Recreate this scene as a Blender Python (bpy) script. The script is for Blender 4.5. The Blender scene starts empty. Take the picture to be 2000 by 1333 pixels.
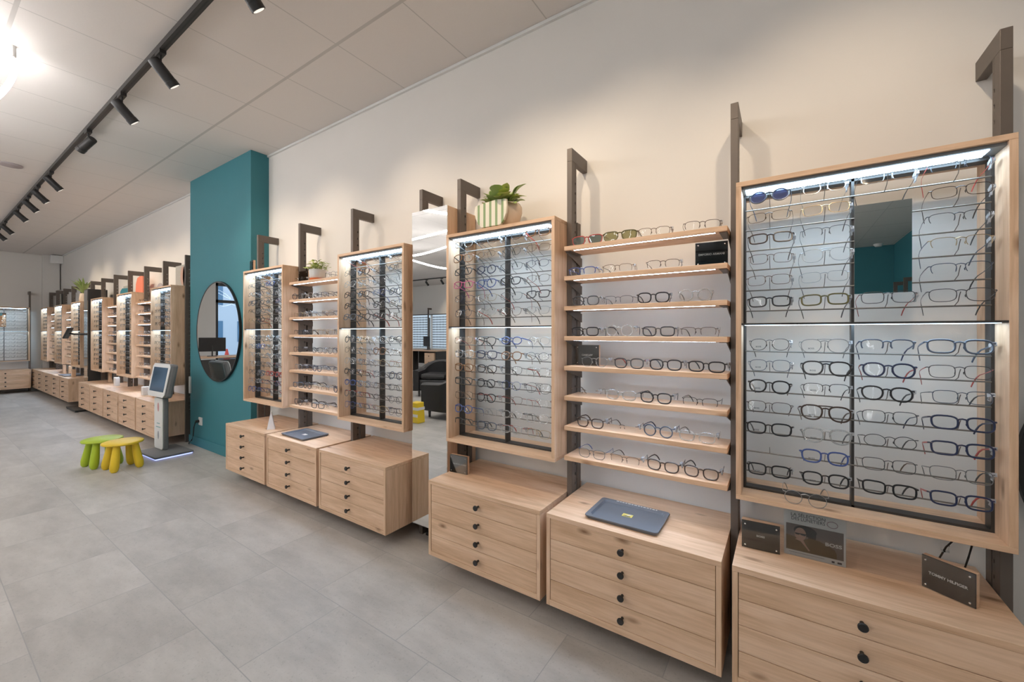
import bpy, bmesh, math, random
from mathutils import Vector, Matrix
R = random.Random(7)
sc = bpy.context.scene
C = sc.collection
PI = math.pi
ORD = ['first', 'second', 'third', 'fourth', 'fifth', 'sixth', 'seventh', 'eighth', 'ninth', 'tenth',
       'eleventh', 'twelfth', 'thirteenth']

# ------------------------------------------------------------------ mesh builder
class MB:
    def __init__(s): s.v = []; s.f = []; s.m = []
    def add(s, vs, fs, mi=0):
        o = len(s.v); s.v += [tuple(p) for p in vs]
        for f in fs: s.f.append([i + o for i in f]); s.m.append(mi)
        return s
    def box(s, x0, y0, z0, x1, y1, z1, mi=0):
        vs = [(x0,y0,z0),(x1,y0,z0),(x1,y1,z0),(x0,y1,z0),(x0,y0,z1),(x1,y0,z1),(x1,y1,z1),(x0,y1,z1)]
        return s.add(vs, [(0,3,2,1),(4,5,6,7),(0,1,5,4),(1,2,6,5),(2,3,7,6),(3,0,4,7)], mi)
    def tube(s, pts, r, n=6, mi=0, closed=False, sx=1.0, sy=1.0, up=(0,0,1)):
        pts = [Vector(p) for p in pts]; N = len(pts); vs = []; fs = []
        rr = r if isinstance(r, (list, tuple)) else [r]*N
        for i, p in enumerate(pts):
            a = pts[(i-1) % N] if (closed or i > 0) else p
            b = pts[(i+1) % N] if (closed or i < N-1) else p
            t = (b-a).normalized(); u = Vector(up)
            if abs(t.dot(u)) > .97: u = Vector((1,0,0)) if abs(t.x) < .9 else Vector((0,1,0))
            x = t.cross(u).normalized(); y = x.cross(t).normalized()
            for k in range(n):
                an = 2*PI*k/n
                vs.append(p + x*(math.cos(an)*rr[i]*sx) + y*(math.sin(an)*rr[i]*sy))
        M = N if closed else N-1
        for i in range(M):
            j = (i+1) % N
            for k in range(n):
                l = (k+1) % n
                fs.append((i*n+k, i*n+l, j*n+l, j*n+k))
        if not closed:
            fs.append(tuple(range(n-1, -1, -1))); fs.append(tuple((N-1)*n+k for k in range(n)))
        return s.add(vs, fs, mi)
    def cyl(s, p0, p1, r0, r1=None, n=16, mi=0):
        return s.tube([p0, p1], [r0, r0 if r1 is None else r1], n, mi)
    def lathe(s, prof, n=24, c=(0,0,0), mi=0, axis='z', cap=True):
        vs = []; fs = []
        for r, h in prof:
            for k in range(n):
                a = 2*PI*k/n; x, y = r*math.cos(a), r*math.sin(a)
                p = (x, y, h) if axis == 'z' else ((x, h, y) if axis == 'y' else (h, x, y))
                vs.append((p[0]+c[0], p[1]+c[1], p[2]+c[2]))
        for i in range(len(prof)-1):
            for k in range(n):
                l = (k+1) % n
                fs.append((i*n+k, i*n+l, (i+1)*n+l, (i+1)*n+k))
        if cap:
            fs.append(tuple(range(n-1, -1, -1))); fs.append(tuple((len(prof)-1)*n+k for k in range(n)))
        return s.add(vs, fs, mi)
    def prism(s, pts, d0, d1, axis='x', mi=0):
        # polygon in the two other axes, extruded along axis
        def P(a, b, d):
            return {'x': (d, a, b), 'y': (a, d, b), 'z': (a, b, d)}[axis]
        n = len(pts)
        vs = [P(a, b, d0) for a, b in pts] + [P(a, b, d1) for a, b in pts]
        fs = [tuple(range(n)), tuple(range(2*n-1, n-1, -1))]
        fs += [(i, (i+1) % n, n+(i+1) % n, n+i) for i in range(n)]
        return s.add(vs, fs, mi)
    def mesh(s, name, mats, smooth=False, fix=True):
        me = bpy.data.meshes.new(name)
        me.from_pydata(s.v, [], s.f)
        for m in mats: me.materials.append(m)
        if len(mats) > 1: me.polygons.foreach_set('material_index', s.m)
        if fix:
            bm = bmesh.new(); bm.from_mesh(me); bmesh.ops.recalc_face_normals(bm, faces=bm.faces); bm.to_mesh(me); bm.free()
        if smooth:
            me.polygons.foreach_set('use_smooth', [True]*len(me.polygons))
            me.set_sharp_from_angle(angle=math.radians(40))
        me.update(); return me
    def build(s, name, mats, parent=None, smooth=False, bevel=0, loc=(0,0,0), rotz=0):
        if not isinstance(mats, (list, tuple)): mats = [mats]
        return link(name, s.mesh(name, mats, smooth), parent, bevel, loc, rotz)

def link(name, me, parent=None, bevel=0, loc=(0,0,0), rotz=0):
    o = bpy.data.objects.new(name, me); C.objects.link(o)
    o.location = loc; o.rotation_euler = (0, 0, rotz)
    if parent: o.parent = parent
    if bevel:
        b = o.modifiers.new('bevel', 'BEVEL'); b.width = bevel; b.segments = 2; b.limit_method = 'ANGLE'; b.angle_limit = 0.6
    return o
def tag(o, label, cat, group=None, kind=None):
    o['label'] = label; o['category'] = cat
    if group: o['group'] = group
    if kind: o['kind'] = kind
    return o
def thing(name, label, cat, loc=(0,0,0), rotz=0, group=None):
    o = bpy.data.objects.new(name, None); C.objects.link(o)
    o.empty_display_size = .05; o.location = loc; o.rotation_euler = (0, 0, rotz)
    return tag(o, label, cat, group)
def struct(o, label=None):
    o['kind'] = 'structure'
    if label: o['label'] = label
    return o
def copy_tree(o, parent=None):
    c = o.copy(); C.objects.link(c)
    if parent: c.parent = parent
    for ch in list(o.children): copy_tree(ch, c)
    return c
def text_mesh(s, size, mat, name='lettering', extr=.0004, sx=1.0, align='CENTER', bold=0.0, spacing=1.0):
    cu = bpy.data.curves.new(name, 'FONT'); cu.body = s; cu.size = size; cu.extrude = extr
    cu.align_x = align; cu.align_y = 'CENTER'; cu.offset = bold; cu.space_character = spacing; cu.resolution_u = 3
    t = bpy.data.objects.new(name, cu); C.objects.link(t)
    bpy.context.view_layer.update()
    dg = bpy.context.evaluated_depsgraph_get()
    me = bpy.data.meshes.new_from_object(t.evaluated_get(dg))
    bpy.data.objects.remove(t); bpy.data.curves.remove(cu)
    for v in me.vertices:                      # stand it up: x stays, y -> z, faces -Y
        x, y, z = v.co; v.co = (x*sx, -z, y)
    me.materials.clear(); me.materials.append(mat)
    return me

# ------------------------------------------------------------------ materials
def mat(name):
    m = bpy.data.materials.new(name); m.use_nodes = True
    nt = m.node_tree; nt.nodes.clear()
    out = nt.nodes.new('ShaderNodeOutputMaterial')
    return m, nt, out
def N(nt, t, **kw):
    n = nt.nodes.new(t)
    for k, v in kw.items():
        if k.startswith('i_'):
            key = k[2:]; key = int(key) if key.isdigit() else key.replace('_', ' ')
            n.inputs[key].default_value = v
        else: setattr(n, k, v)
    return n
def pbr(name, col, rough=.5, metal=0, spec=.5, noise=.06, nscale=30, bump=0, bscale=200, coat=0):
    m, nt, out = mat(name); L = nt.links.new
    b = N(nt, 'ShaderNodeBsdfPrincipled')
    b.inputs['Roughness'].default_value = rough; b.inputs['Metallic'].default_value = metal
    b.inputs['Specular IOR Level'].default_value = spec; b.inputs['Coat Weight'].default_value = coat
    tc = N(nt, 'ShaderNodeTexCoord'); no = N(nt, 'ShaderNodeTexNoise', i_Scale=nscale, i_Detail=4)
    L(tc.outputs['Object'], no.inputs['Vector'])
    mx = N(nt, 'ShaderNodeMix', data_type='RGBA')
    mx.inputs[6].default_value = (*[c*(1-noise) for c in col], 1); mx.inputs[7].default_value = (*[min(1, c*(1+noise)) for c in col], 1)
    L(no.outputs['Fac'], mx.inputs[0]); L(mx.outputs[2], b.inputs['Base Color'])
    if bump:
        n2 = N(nt, 'ShaderNodeTexNoise', i_Scale=bscale, i_Detail=3); L(tc.outputs['Object'], n2.inputs['Vector'])
        bp = N(nt, 'ShaderNodeBump', i_Strength=bump, i_Distance=.002); L(n2.outputs['Fac'], bp.inputs['Height']); L(bp.outputs[0], b.inputs['Normal'])
    L(b.outputs[0], out.inputs[0]); return m
def emit(name, col, st):
    m, nt, out = mat(name)
    e = N(nt, 'ShaderNodeEmission'); e.inputs[0].default_value = (*col, 1); e.inputs[1].default_value = st
    nt.links.new(e.outputs[0], out.inputs[0]); return m
def thin_glass(name, tint=(.97,.98,.98), gloss=1.0, rough=.01, haze=0.0, hazecol=(.8,.85,.9)):
    m, nt, out = mat(name); L = nt.links.new
    t = N(nt, 'ShaderNodeBsdfTransparent'); t.inputs[0].default_value = (*tint, 1)
    g = N(nt, 'ShaderNodeBsdfGlossy'); g.inputs['Roughness'].default_value = rough
    fr = N(nt, 'ShaderNodeFresnel', i_IOR=1.5)
    mu = N(nt, 'ShaderNodeMath', operation='MULTIPLY'); mu.inputs[1].default_value = gloss
    L(fr.outputs[0], mu.inputs[0])
    base = t
    if haze:
        d = N(nt, 'ShaderNodeBsdfDiffuse'); d.inputs[0].default_value = (*hazecol, 1)
        mh = N(nt, 'ShaderNodeMixShader'); mh.inputs[0].default_value = haze
        L(t.outputs[0], mh.inputs[1]); L(d.outputs[0], mh.inputs[2]); base = mh
    mx = N(nt, 'ShaderNodeMixShader'); L(mu.outputs[0], mx.inputs[0]); L(base.outputs[0], mx.inputs[1]); L(g.outputs[0], mx.inputs[2])
    L(mx.outputs[0], out.inputs[0]); return m
def mirror_mat(name):
    m, nt, out = mat(name)
    g = N(nt, 'ShaderNodeBsdfGlossy'); g.inputs['Roughness'].default_value = 0.0; g.inputs[0].default_value = (.86,.88,.88,1)
    nt.links.new(g.outputs[0], out.inputs[0]); return m

def wood(name, axis):
    m, nt, out = mat(name); L = nt.links.new
    b = N(nt, 'ShaderNodeBsdfPrincipled'); b.inputs['Roughness'].default_value = .5; b.inputs['Specular IOR Level'].default_value = .3
    tc = N(nt, 'ShaderNodeTexCoord'); oi = N(nt, 'ShaderNodeObjectInfo')
    wn = N(nt, 'ShaderNodeTexWhiteNoise', noise_dimensions='1D'); L(oi.outputs['Random'], wn.inputs['W'])
    sc1 = N(nt, 'ShaderNodeVectorMath', operation='SCALE'); sc1.inputs['Scale'].default_value = 9.0; L(wn.outputs['Color'], sc1.inputs[0])
    ad = N(nt, 'ShaderNodeVectorMath', operation='ADD'); L(tc.outputs['Object'], ad.inputs[0]); L(sc1.outputs[0], ad.inputs[1])
    def mp(al, ac):
        s = [ac]*3; s['XYZ'.index(axis)] = al
        q = N(nt, 'ShaderNodeMapping'); q.inputs['Scale'].default_value = s; L(ad.outputs[0], q.inputs['Vector']); return q
    q1 = mp(1.1, 13); n1 = N(nt, 'ShaderNodeTexNoise', i_Scale=1.6, i_Detail=7, i_Roughness=.62, i_Distortion=.5); L(q1.outputs[0], n1.inputs['Vector'])
    q2 = mp(5, 90); n2 = N(nt, 'ShaderNodeTexNoise', i_Scale=1.5, i_Detail=4); L(q2.outputs[0], n2.inputs['Vector'])
    r1 = N(nt, 'ShaderNodeValToRGB'); e = r1.color_ramp.elements
    e[0].position = .28; e[0].color = (*WD, 1); e[1].position = .72; e[1].color = (*WL, 1)
    k = r1.color_ramp.elements.new(.5); k.color = (*WM, 1)
    L(n1.outputs['Fac'], r1.inputs[0])
    mx = N(nt, 'ShaderNodeMix', data_type='RGBA', blend_type='MULTIPLY'); mx.inputs[0].default_value = .35
    r2 = N(nt, 'ShaderNodeValToRGB'); r2.color_ramp.elements[0].position = .35; r2.color_ramp.elements[0].color = (.72,.66,.6,1); r2.color_ramp.elements[1].position = .6
    L(n2.outputs['Fac'], r2.inputs[0]); L(r1.outputs[0], mx.inputs[6]); L(r2.outputs[0], mx.inputs[7])
    # knots
    q3 = mp(5.0, 13.0)
    nd = N(nt, 'ShaderNodeTexNoise', i_Scale=2.0, i_Detail=2); L(q3.outputs[0], nd.inputs['Vector'])
    mxv = N(nt, 'ShaderNodeMix', data_type='RGBA'); mxv.inputs[0].default_value = .12; L(q3.outputs[0], mxv.inputs[6]); L(nd.outputs['Color'], mxv.inputs[7])
    vo = N(nt, 'ShaderNodeTexVoronoi', i_Scale=1.0); L(mxv.outputs[2], vo.inputs['Vector'])
    kr = N(nt, 'ShaderNodeMapRange'); kr.inputs['From Min'].default_value = .03; kr.inputs['From Max'].default_value = .18; kr.inputs['To Min'].default_value = 1; kr.inputs['To Max'].default_value = 0
    L(vo.outputs['Distance'], kr.inputs['Value'])
    sp = N(nt, 'ShaderNodeSeparateColor'); L(vo.outputs['Color'], sp.inputs[0])
    gt = N(nt, 'ShaderNodeMath', operation='GREATER_THAN'); gt.inputs[1].default_value = .5; L(sp.outputs[0], gt.inputs[0])
    km = N(nt, 'ShaderNodeMath', operation='MULTIPLY'); L(kr.outputs[0], km.inputs[0]); L(gt.outputs[0], km.inputs[1])
    k2 = N(nt, 'ShaderNodeMath', operation='MULTIPLY'); k2.inputs[1].default_value = .9; L(km.outputs[0], k2.inputs[0])
    mk = N(nt, 'ShaderNodeMix', data_type='RGBA'); mk.inputs[7].default_value = (.2,.1,.05,1)
    L(k2.outputs[0], mk.inputs[0]); L(mx.outputs[2], mk.inputs[6]); L(mk.outputs[2], b.inputs['Base Color'])
    bp = N(nt, 'ShaderNodeBump', i_Strength=.08, i_Distance=.001); L(n2.outputs['Fac'], bp.inputs['Height']); L(bp.outputs[0], b.inputs['Normal'])
    L(b.outputs[0], out.inputs[0]); return m
WD, WM, WL = (.58,.375,.235), (.735,.51,.345), (.83,.61,.445)
WX, WY, WZ = wood('oak_x', 'X'), wood('oak_y', 'Y'), wood('oak_z', 'Z')

M = {}
M['wall'] = pbr('wall_paint', (.76,.735,.70), .85, noise=.015, nscale=6, bump=.05, bscale=300)
M['teal'] = pbr('teal_paint', (.04,.20,.24), .6, noise=.04, nscale=4, bump=.05, bscale=300)
M['post'] = pbr('taupe_metal', (.135,.112,.095), .45, metal=.25, noise=.05)
M['black'] = pbr('black_metal', (.018,.017,.017), .45, noise=.1)
M['dgrey'] = pbr('dark_grey_metal', (.055,.052,.05), .45, metal=.3)
M['steel'] = pbr('steel_rail', (.22,.205,.185), .45, metal=.85)
M['white'] = pbr('white_plastic', (.78,.78,.77), .4, noise=.02)
M['gapshade'] = pbr('drawer_gap_shade', (.10,.055,.03), .8)  # shade between the drawers, put into a dark filler colour
M['mirror'] = mirror_mat('mirror_silver')
M['led'] = emit('led_strip_white', (.58,.80,1.0), 24.0)
M['ledw'] = emit('shelf_led_white', (.62,.78,1.0), 48.0)
M['ledmid'] = emit('mid_led_white', (.58,.80,1.0), 10.0)
M['rope'] = emit('rope_led', (1.0,.965,.95), 31.0)
M['lamp'] = emit('lamp_face', (1.0,.92,.82), 1.3)
M['blue_led'] = emit('blue_led', (.35,.42,1.0), 3.0)
M['screen'] = pbr('dark_screen', (.05,.09,.14), .12, noise=.3, nscale=4)
M['greyplas'] = pbr('grey_plastic', (.17,.175,.18), .5)
M['lens'] = thin_glass('clear_lens', (.985,.99,.99), .7, rough=.045)
M['winglass'] = thin_glass('window_glass', (.96,.98,1.0), .6)
M['acrylic'] = thin_glass('clear_acrylic', (.96,.97,.97), 1.0)
M['sunblue'] = thin_glass('blue_sun_lens', (.16,.20,.42), .9, haze=.55, hazecol=(.10,.12,.26))
M['sunsmoke'] = thin_glass('smoke_sun_lens', (.3,.36,.34), 1.2, haze=.5, hazecol=(.12,.15,.14))
M['sunolive'] = thin_glass('olive_sun_lens', (.45,.44,.24), 1.0, haze=.5, hazecol=(.24,.23,.12))
M['tagp'] = thin_glass('tag_plastic', (.92,.94,.97), 1.5, rough=.1, haze=.45, hazecol=(.88,.91,.96))
M['clear'] = thin_glass('clear_acetate', (.93,.95,.96), 2.0, rough=.05, haze=.22, hazecol=(.9,.92,.94))
FC = {'black': (.012,.012,.014), 'dark brown': (.045,.026,.018), 'brown': (.13,.08,.05), 'navy': (.022,.03,.075), 'blue': (.05,.09,.28),
      'grey': (.14,.145,.15), 'dark grey': (.05,.052,.055), 'red': (.42,.06,.05), 'olive': (.11,.10,.03), 'tortoise': (.24,.11,.04),
      'slate': (.07,.09,.13), 'pink': (.5,.10,.22)}
for k, v in FC.items(): M['f_'+k] = pbr('frame_'+k.replace(' ', '_'), v, .28, spec=.5)
M['f_silver'] = pbr('frame_silver', (.42,.43,.44), .28, metal=.9)
M['f_gold'] = pbr('frame_gold', (.45,.34,.2), .3, metal=.85)
M['f_clear'] = M['clear']
M['signface'] = pbr('sign_black', (.03,.027,.026), .07, spec=.6, noise=.05)
M['letter'] = pbr('white_lettering', (.85,.83,.80), .5)
M['stud'] = pbr('chrome_stud', (.75,.74,.72), .25, metal=.8)
M['paper'] = pbr('white_paper', (.78,.76,.75), .6, noise=.02)
M['ink'] = pbr('dark_ink', (.05,.055,.07), .6)
M['leaf'] = pbr('green_leaf', (.36,.47,.17), .45, noise=.35, nscale=9)
M['leaf2'] = pbr('bright_leaf', (.50,.58,.18), .45, noise=.35, nscale=20)
M['soil'] = pbr('soil', (.06,.04,.03), .9)
M['yellow'] = pbr('yellow_plastic', (.83,.58,.03), .4, noise=.02)
M['green'] = pbr('lime_plastic', (.42,.56,.03), .4, noise=.02)
M['leather'] = pbr('black_leather', (.02,.019,.02), .42, noise=.2, bump=.25, bscale=160)
M['tray'] = pbr('tray_grey', (.13,.145,.175), .33, noise=.05)
M['nikon'] = pbr('card_yellow', (.80,.70,.18), .5, noise=.04)
M['cream'] = pbr('cream_ceramic', (.72,.60,.47), .5, noise=.05)
M['coral'] = pbr('coral_board', (.75,.22,.13), .6)
M['greyb'] = pbr('mauve_board', (.42,.37,.38), .6)
M['tealb'] = pbr('teal_board', (.02,.19,.25), .6)
M['pinkb'] = pbr('skin_tone_print', (.50,.32,.25), .6)
M['orange'] = pbr('orange_saucer', (.75,.2,.06), .5)

def stripes():
    m, nt, out = mat('green_stripe_ceramic'); L = nt.links.new
    b = N(nt, 'ShaderNodeBsdfPrincipled'); b.inputs['Roughness'].default_value = .5
    tc = N(nt, 'ShaderNodeTexCoord'); sp = N(nt, 'ShaderNodeSeparateXYZ'); L(tc.outputs['Object'], sp.inputs[0])
    mu = N(nt, 'ShaderNodeMath', operation='MULTIPLY'); mu.inputs[1].default_value = 1/.040; L(sp.outputs[0], mu.inputs[0])
    fr = N(nt, 'ShaderNodeMath', operation='FRACT'); L(mu.outputs[0], fr.inputs[0])
    gt = N(nt, 'ShaderNodeMath', operation='GREATER_THAN'); gt.inputs[1].default_value = .62; L(fr.outputs[0], gt.inputs[0])
    mx = N(nt, 'ShaderNodeMix', data_type='RGBA'); mx.inputs[6].default_value = (.80,.75,.62,1); mx.inputs[7].default_value = (.26,.36,.17,1)
    L(gt.outputs[0], mx.inputs[0]); L(mx.outputs[2], b.inputs['Base Color']); L(b.outputs[0], out.inputs[0]); return m
M['stripe'] = stripes()

def grid_lines(nt, sock, off, size, width, L):
    # 1 on joint lines of a periodic grid along one coordinate
    a = N(nt, 'ShaderNodeMath', operation='SUBTRACT'); a.inputs[1].default_value = off; L(sock, a.inputs[0])
    d = N(nt, 'ShaderNodeMath', operation='DIVIDE'); d.inputs[1].default_value = size; L(a.outputs[0], d.inputs[0])
    f = N(nt, 'ShaderNodeMath', operation='FRACT'); L(d.outputs[0], f.inputs[0])
    p = N(nt, 'ShaderNodeMath', operation='PINGPONG'); p.inputs[1].default_value = .5; L(f.outputs[0], p.inputs[0])
    l = N(nt, 'ShaderNodeMath', operation='LESS_THAN'); l.inputs[1].default_value = width/2/size; L(p.outputs[0], l.inputs[0])
    return l
def floor_mat():
    m, nt, out = mat('grey_stone_tile'); L = nt.links.new
    b = N(nt, 'ShaderNodeBsdfPrincipled'); b.inputs['Specular IOR Level'].default_value = .35
    tc = N(nt, 'ShaderNodeTexCoord'); sp = N(nt, 'ShaderNodeSeparateXYZ'); L(tc.outputs['Object'], sp.inputs[0])
    y0 = N(nt, 'ShaderNodeMath', operation='SUBTRACT'); y0.inputs[1].default_value = 1.172; L(sp.outputs[1], y0.inputs[0])
    yd = N(nt, 'ShaderNodeMath', operation='DIVIDE'); yd.inputs[1].default_value = .442; L(y0.outputs[0], yd.inputs[0])
    fl = N(nt, 'ShaderNodeMath', operation='FLOOR'); L(yd.outputs[0], fl.inputs[0])
    sh = N(nt, 'ShaderNodeMath', operation='MULTIPLY_ADD'); sh.inputs[1].default_value = .2; L(fl.outputs[0], sh.inputs[0]); L(sp.outputs[0], sh.inputs[2])
    g1 = grid_lines(nt, sp.outputs[1], 1.172, .442, .0035, L); g2 = grid_lines(nt, sh.outputs[0], .416, .6, .0035, L)
    g = N(nt, 'ShaderNodeMath', operation='MAXIMUM'); L(g1.outputs[0], g.inputs[0]); L(g2.outputs[0], g.inputs[1])
    xd = N(nt, 'ShaderNodeMath', operation='SUBTRACT'); xd.inputs[1].default_value = .416; L(sh.outputs[0], xd.inputs[0])
    x2 = N(nt, 'ShaderNodeMath', operation='DIVIDE'); x2.inputs[1].default_value = .6; L(xd.outputs[0], x2.inputs[0])
    x3 = N(nt, 'ShaderNodeMath', operation='FLOOR'); L(x2.outputs[0], x3.inputs[0])
    cb = N(nt, 'ShaderNodeCombineXYZ'); L(x3.outputs[0], cb.inputs[0]); L(fl.outputs[0], cb.inputs[1])
    wn = N(nt, 'ShaderNodeTexWhiteNoise', noise_dimensions='2D'); L(cb.outputs[0], wn.inputs['Vector'])
    of = N(nt, 'ShaderNodeVectorMath', operation='SCALE'); of.inputs['Scale'].default_value = 7.0; L(wn.outputs['Color'], of.inputs[0])
    av = N(nt, 'ShaderNodeVectorMath', operation='ADD'); L(tc.outputs['Object'], av.inputs[0]); L(of.outputs[0], av.inputs[1])
    ms = N(nt, 'ShaderNodeMapping'); ms.inputs['Scale'].default_value = (1.0, 2.6, 1); L(av.outputs[0], ms.inputs['Vector'])
    n1 = N(nt, 'ShaderNodeTexNoise', i_Scale=2.0, i_Detail=9, i_Roughness=.66); L(ms.outputs[0], n1.inputs['Vector'])
    r1 = N(nt, 'ShaderNodeValToRGB'); e = r1.color_ramp.elements
    e[0].position = .34; e[0].color = (.375,.355,.33,1); e[1].position = .68; e[1].color = (.53,.505,.472,1)
    L(n1.outputs['Fac'], r1.inputs[0])
    n3 = N(nt, 'ShaderNodeTexNoise', i_Scale=90, i_Detail=3, i_Roughness=.7); L(av.outputs[0], n3.inputs['Vector'])
    r3 = N(nt, 'ShaderNodeValToRGB'); r3.color_ramp.elements[0].position = .28; r3.color_ramp.elements[0].color = (.7,.7,.7,1); r3.color_ramp.elements[1].position = .42
    L(n3.outputs['Fac'], r3.inputs[0])
    m3 = N(nt, 'ShaderNodeMix', data_type='RGBA', blend_type='MULTIPLY'); m3.inputs[0].default_value = .7; L(r1.outputs[0], m3.inputs[6]); L(r3.outputs[0], m3.inputs[7])
    tv = N(nt, 'ShaderNodeMapRange'); tv.inputs['To Min'].default_value = .93; tv.inputs['To Max'].default_value = 1.06; L(wn.outputs['Value'], tv.inputs['Value'])
    hv = N(nt, 'ShaderNodeHueSaturation'); L(tv.outputs[0], hv.inputs['Value']); L(m3.outputs[2], hv.inputs['Color'])
    mj = N(nt, 'ShaderNodeMix', data_type='RGBA'); mj.inputs[7].default_value = (.33,.32,.31,1)
    L(g.outputs[0], mj.inputs[0]); L(hv.outputs[0], mj.inputs[6]); L(mj.outputs[2], b.inputs['Base Color'])
    rr = N(nt, 'ShaderNodeMapRange'); rr.inputs['To Min'].default_value = .36; rr.inputs['To Max'].default_value = .55; L(n1.outputs['Fac'], rr.inputs['Value']); L(rr.outputs[0], b.inputs['Roughness'])
    bp = N(nt, 'ShaderNodeBump', i_Strength=.12, i_Distance=.002); L(n3.outputs['Fac'], bp.inputs['Height']); L(bp.outputs[0], b.inputs['Normal'])
    L(b.outputs[0], out.inputs[0]); return m
def ceil_mat():
    m, nt, out = mat('ceiling_tile'); L = nt.links.new
    b = N(nt, 'ShaderNodeBsdfPrincipled'); b.inputs['Roughness'].default_value = .9; b.inputs['Specular IOR Level'].default_value = .1
    tc = N(nt, 'ShaderNodeTexCoord'); sp = N(nt, 'ShaderNodeSeparateXYZ'); L(tc.outputs['Object'], sp.inputs[0])
    g1 = grid_lines(nt, sp.outputs[0], -2.937, .6, .007, L); g2 = grid_lines(nt, sp.outputs[1], .346, 1.167, .020, L)
    g = N(nt, 'ShaderNodeMath', operation='MAXIMUM'); L(g1.outputs[0], g.inputs[0]); L(g2.outputs[0], g.inputs[1])
    n1 = N(nt, 'ShaderNodeTexNoise', i_Scale=160, i_Detail=2); L(tc.outputs['Object'], n1.inputs['Vector'])
    mx = N(nt, 'ShaderNodeMix', data_type='RGBA'); mx.inputs[6].default_value = (.76,.72,.69,1); mx.inputs[7].default_value = (.80,.76,.73,1); L(n1.outputs['Fac'], mx.inputs[0])
    mj = N(nt, 'ShaderNodeMix', data_type='RGBA'); mj.inputs[7].default_value = (.58,.555,.53,1); L(g.outputs[0], mj.inputs[0]); L(mx.outputs[2], mj.inputs[6]); L(mj.outputs[2], b.inputs['Base Color'])
    sb = N(nt, 'ShaderNodeMath', operation='SUBTRACT'); sb.inputs[0].default_value = 1; L(g.outputs[0], sb.inputs[1])
    bp = N(nt, 'ShaderNodeBump', i_Strength=.5, i_Distance=.004); L(sb.outputs[0], bp.inputs['Height']); L(bp.outputs[0], b.inputs['Normal'])
    L(b.outputs[0], out.inputs[0]); return m
M['floor'] = floor_mat(); M['ceil'] = ceil_mat()

# ------------------------------------------------------------------ room shell
XE, XR, YW, YF, ZC = -14.42, 1.90, 2.081, -7.60, 3.139
struct(MB().box(XE-.1, YF-.1, -.1, XR+.1, YW+.1, 0).build('floor', M['floor']))
struct(MB().box(XE-.1, YF-.1, ZC, XR+.1, YW+.1, ZC+.1).build('ceiling', M['ceil']))
struct(MB().box(XE-.1, YW, 0, XR+.1, YW+.12, ZC).build('wall_back', M['wall']))
struct(MB().box(XE, YF-.12, 0, -1.6, YF, ZC, 0).box(-1.6, YF-.12, 0, XR, YF, ZC, 1).build('wall_front', [M['wall'], M['teal']]))
struct(MB().box(XR, YF-.12, 0, XR+.12, -1.0, ZC, 0).box(XR, -1.0, 0, XR+.12, YW, ZC, 1).build('wall_right', [M['teal'], M['wall']]))
W0, W1, WZ1 = -5.6, -1.52, 2.86                     # street window opening in the left wall
struct(MB().box(XE-.12, W1, 0, XE, YW, ZC).box(XE-.12, YF, 0, XE, W0, ZC).box(XE-.12, W0, WZ1, XE, W1, ZC).build('wall_left', M['wall']))
wf = MB()
for y in (W0, -4.25, -2.9, W1-.07): wf.box(XE-.09, y, 0, XE-.02, y+.07, WZ1)
for z in (0, .52, 2.25, WZ1-.09): wf.box(XE-.09, W0, z, XE-.02, W1, z+.09)
win = struct(wf.build('window_1', M['black']))
MB().box(XE-.06, W0, .05, XE-.054, W1, WZ1-.05).build('pane', M['winglass'], win)
# teal pier and white pilaster
struct(MB().box(-5.919, 1.911, 0, -4.387, YW+.01, ZC).build('column', M['teal']), 'teal painted wall pier with a round mirror')
struct(MB().box(-5.93, 1.899, 0, -4.376, 1.911, .105).box(-4.387, 1.899, 0, -4.376, YW, .105).build('baseboard_column', M['teal'], bevel=.003))
struct(MB().box(XE-.01, 1.79, 0, -14.285, 2.06, ZC).build('column', M['wall']), 'white pilaster in the far corner')
struct(MB().box(-4.37, YW-.012, 0, XR, YW, .08).box(XE, YW-.012, 0, -5.94, YW, .08).build('baseboard_back', M['wall'], bevel=.003))
struct(MB().box(XE, YW-.018, ZC-.02, XR, YW, ZC-.001).build('trim_1', M['white']))

# ------------------------------------------------------------------ posts
YP = 1.888
pm = MB(); pm.box(0, 0, 0, .028, .037, 2.2); pm.box(0, .047, 0, .028, .055, 2.2)
z = 0.0
while z < 2.19:
    hole = .3 < z < 2.09
    pm.box(0, .037, z, .028, .047, min(2.2, z + (.038 if hole else .05))); z += .05
post_me = pm.mesh('upright', [M['post']])
arm_me = MB().prism([(0,2.2),(0,2.266),(.193,2.266),(.193,2.2)], 0, .028, 'x').mesh('arm', [M['post']])
rear_me = MB().box(.002, .068, 0, .026, .112, 1.90).mesh('rear_upright', [M['post']])
def post(x, label, group, yfront=None, rotz=0, loc=None):
    t = thing('rack_post', label, 'post', loc or (x, YP, 0), rotz, group)
    link('upright', post_me, t, .0015); link('arm', arm_me, t, .0015); link('rear_upright', rear_me, t)
    return t
PA1 = [-4.215, -3.474, -2.735, -1.994]; PA2 = [-1.664, -.921, -.179, .560]
PB = [-9.775 + .75*k for k in range(6)]; PC = [-14.265 + .755*k for k in range(6)]
desc = ['beside the teal column', 'with the small plant shelf to its right', 'left of the cabinet next to the tall mirror', 'behind the top of the tall mirror']
for x, d in zip(PA1, desc): post(x, 'taupe metal hooked rack post ' + d, 'hooked rack posts')
desc = ['between tall mirror and plant-topped cabinet', 'between plant-topped cabinet and open shelves', 'between open shelves and the nearest cabinet', 'at the right end behind the nearest cabinet']
for x, d in zip(PA2, desc): post(x, 'taupe metal hooked rack post ' + d, 'hooked rack posts')
for k, x in enumerate(PB[::-1]):
    post(x, 'dark hooked rack post in the middle row, %s from the teal column' % ORD[k], 'hooked rack posts')
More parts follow.
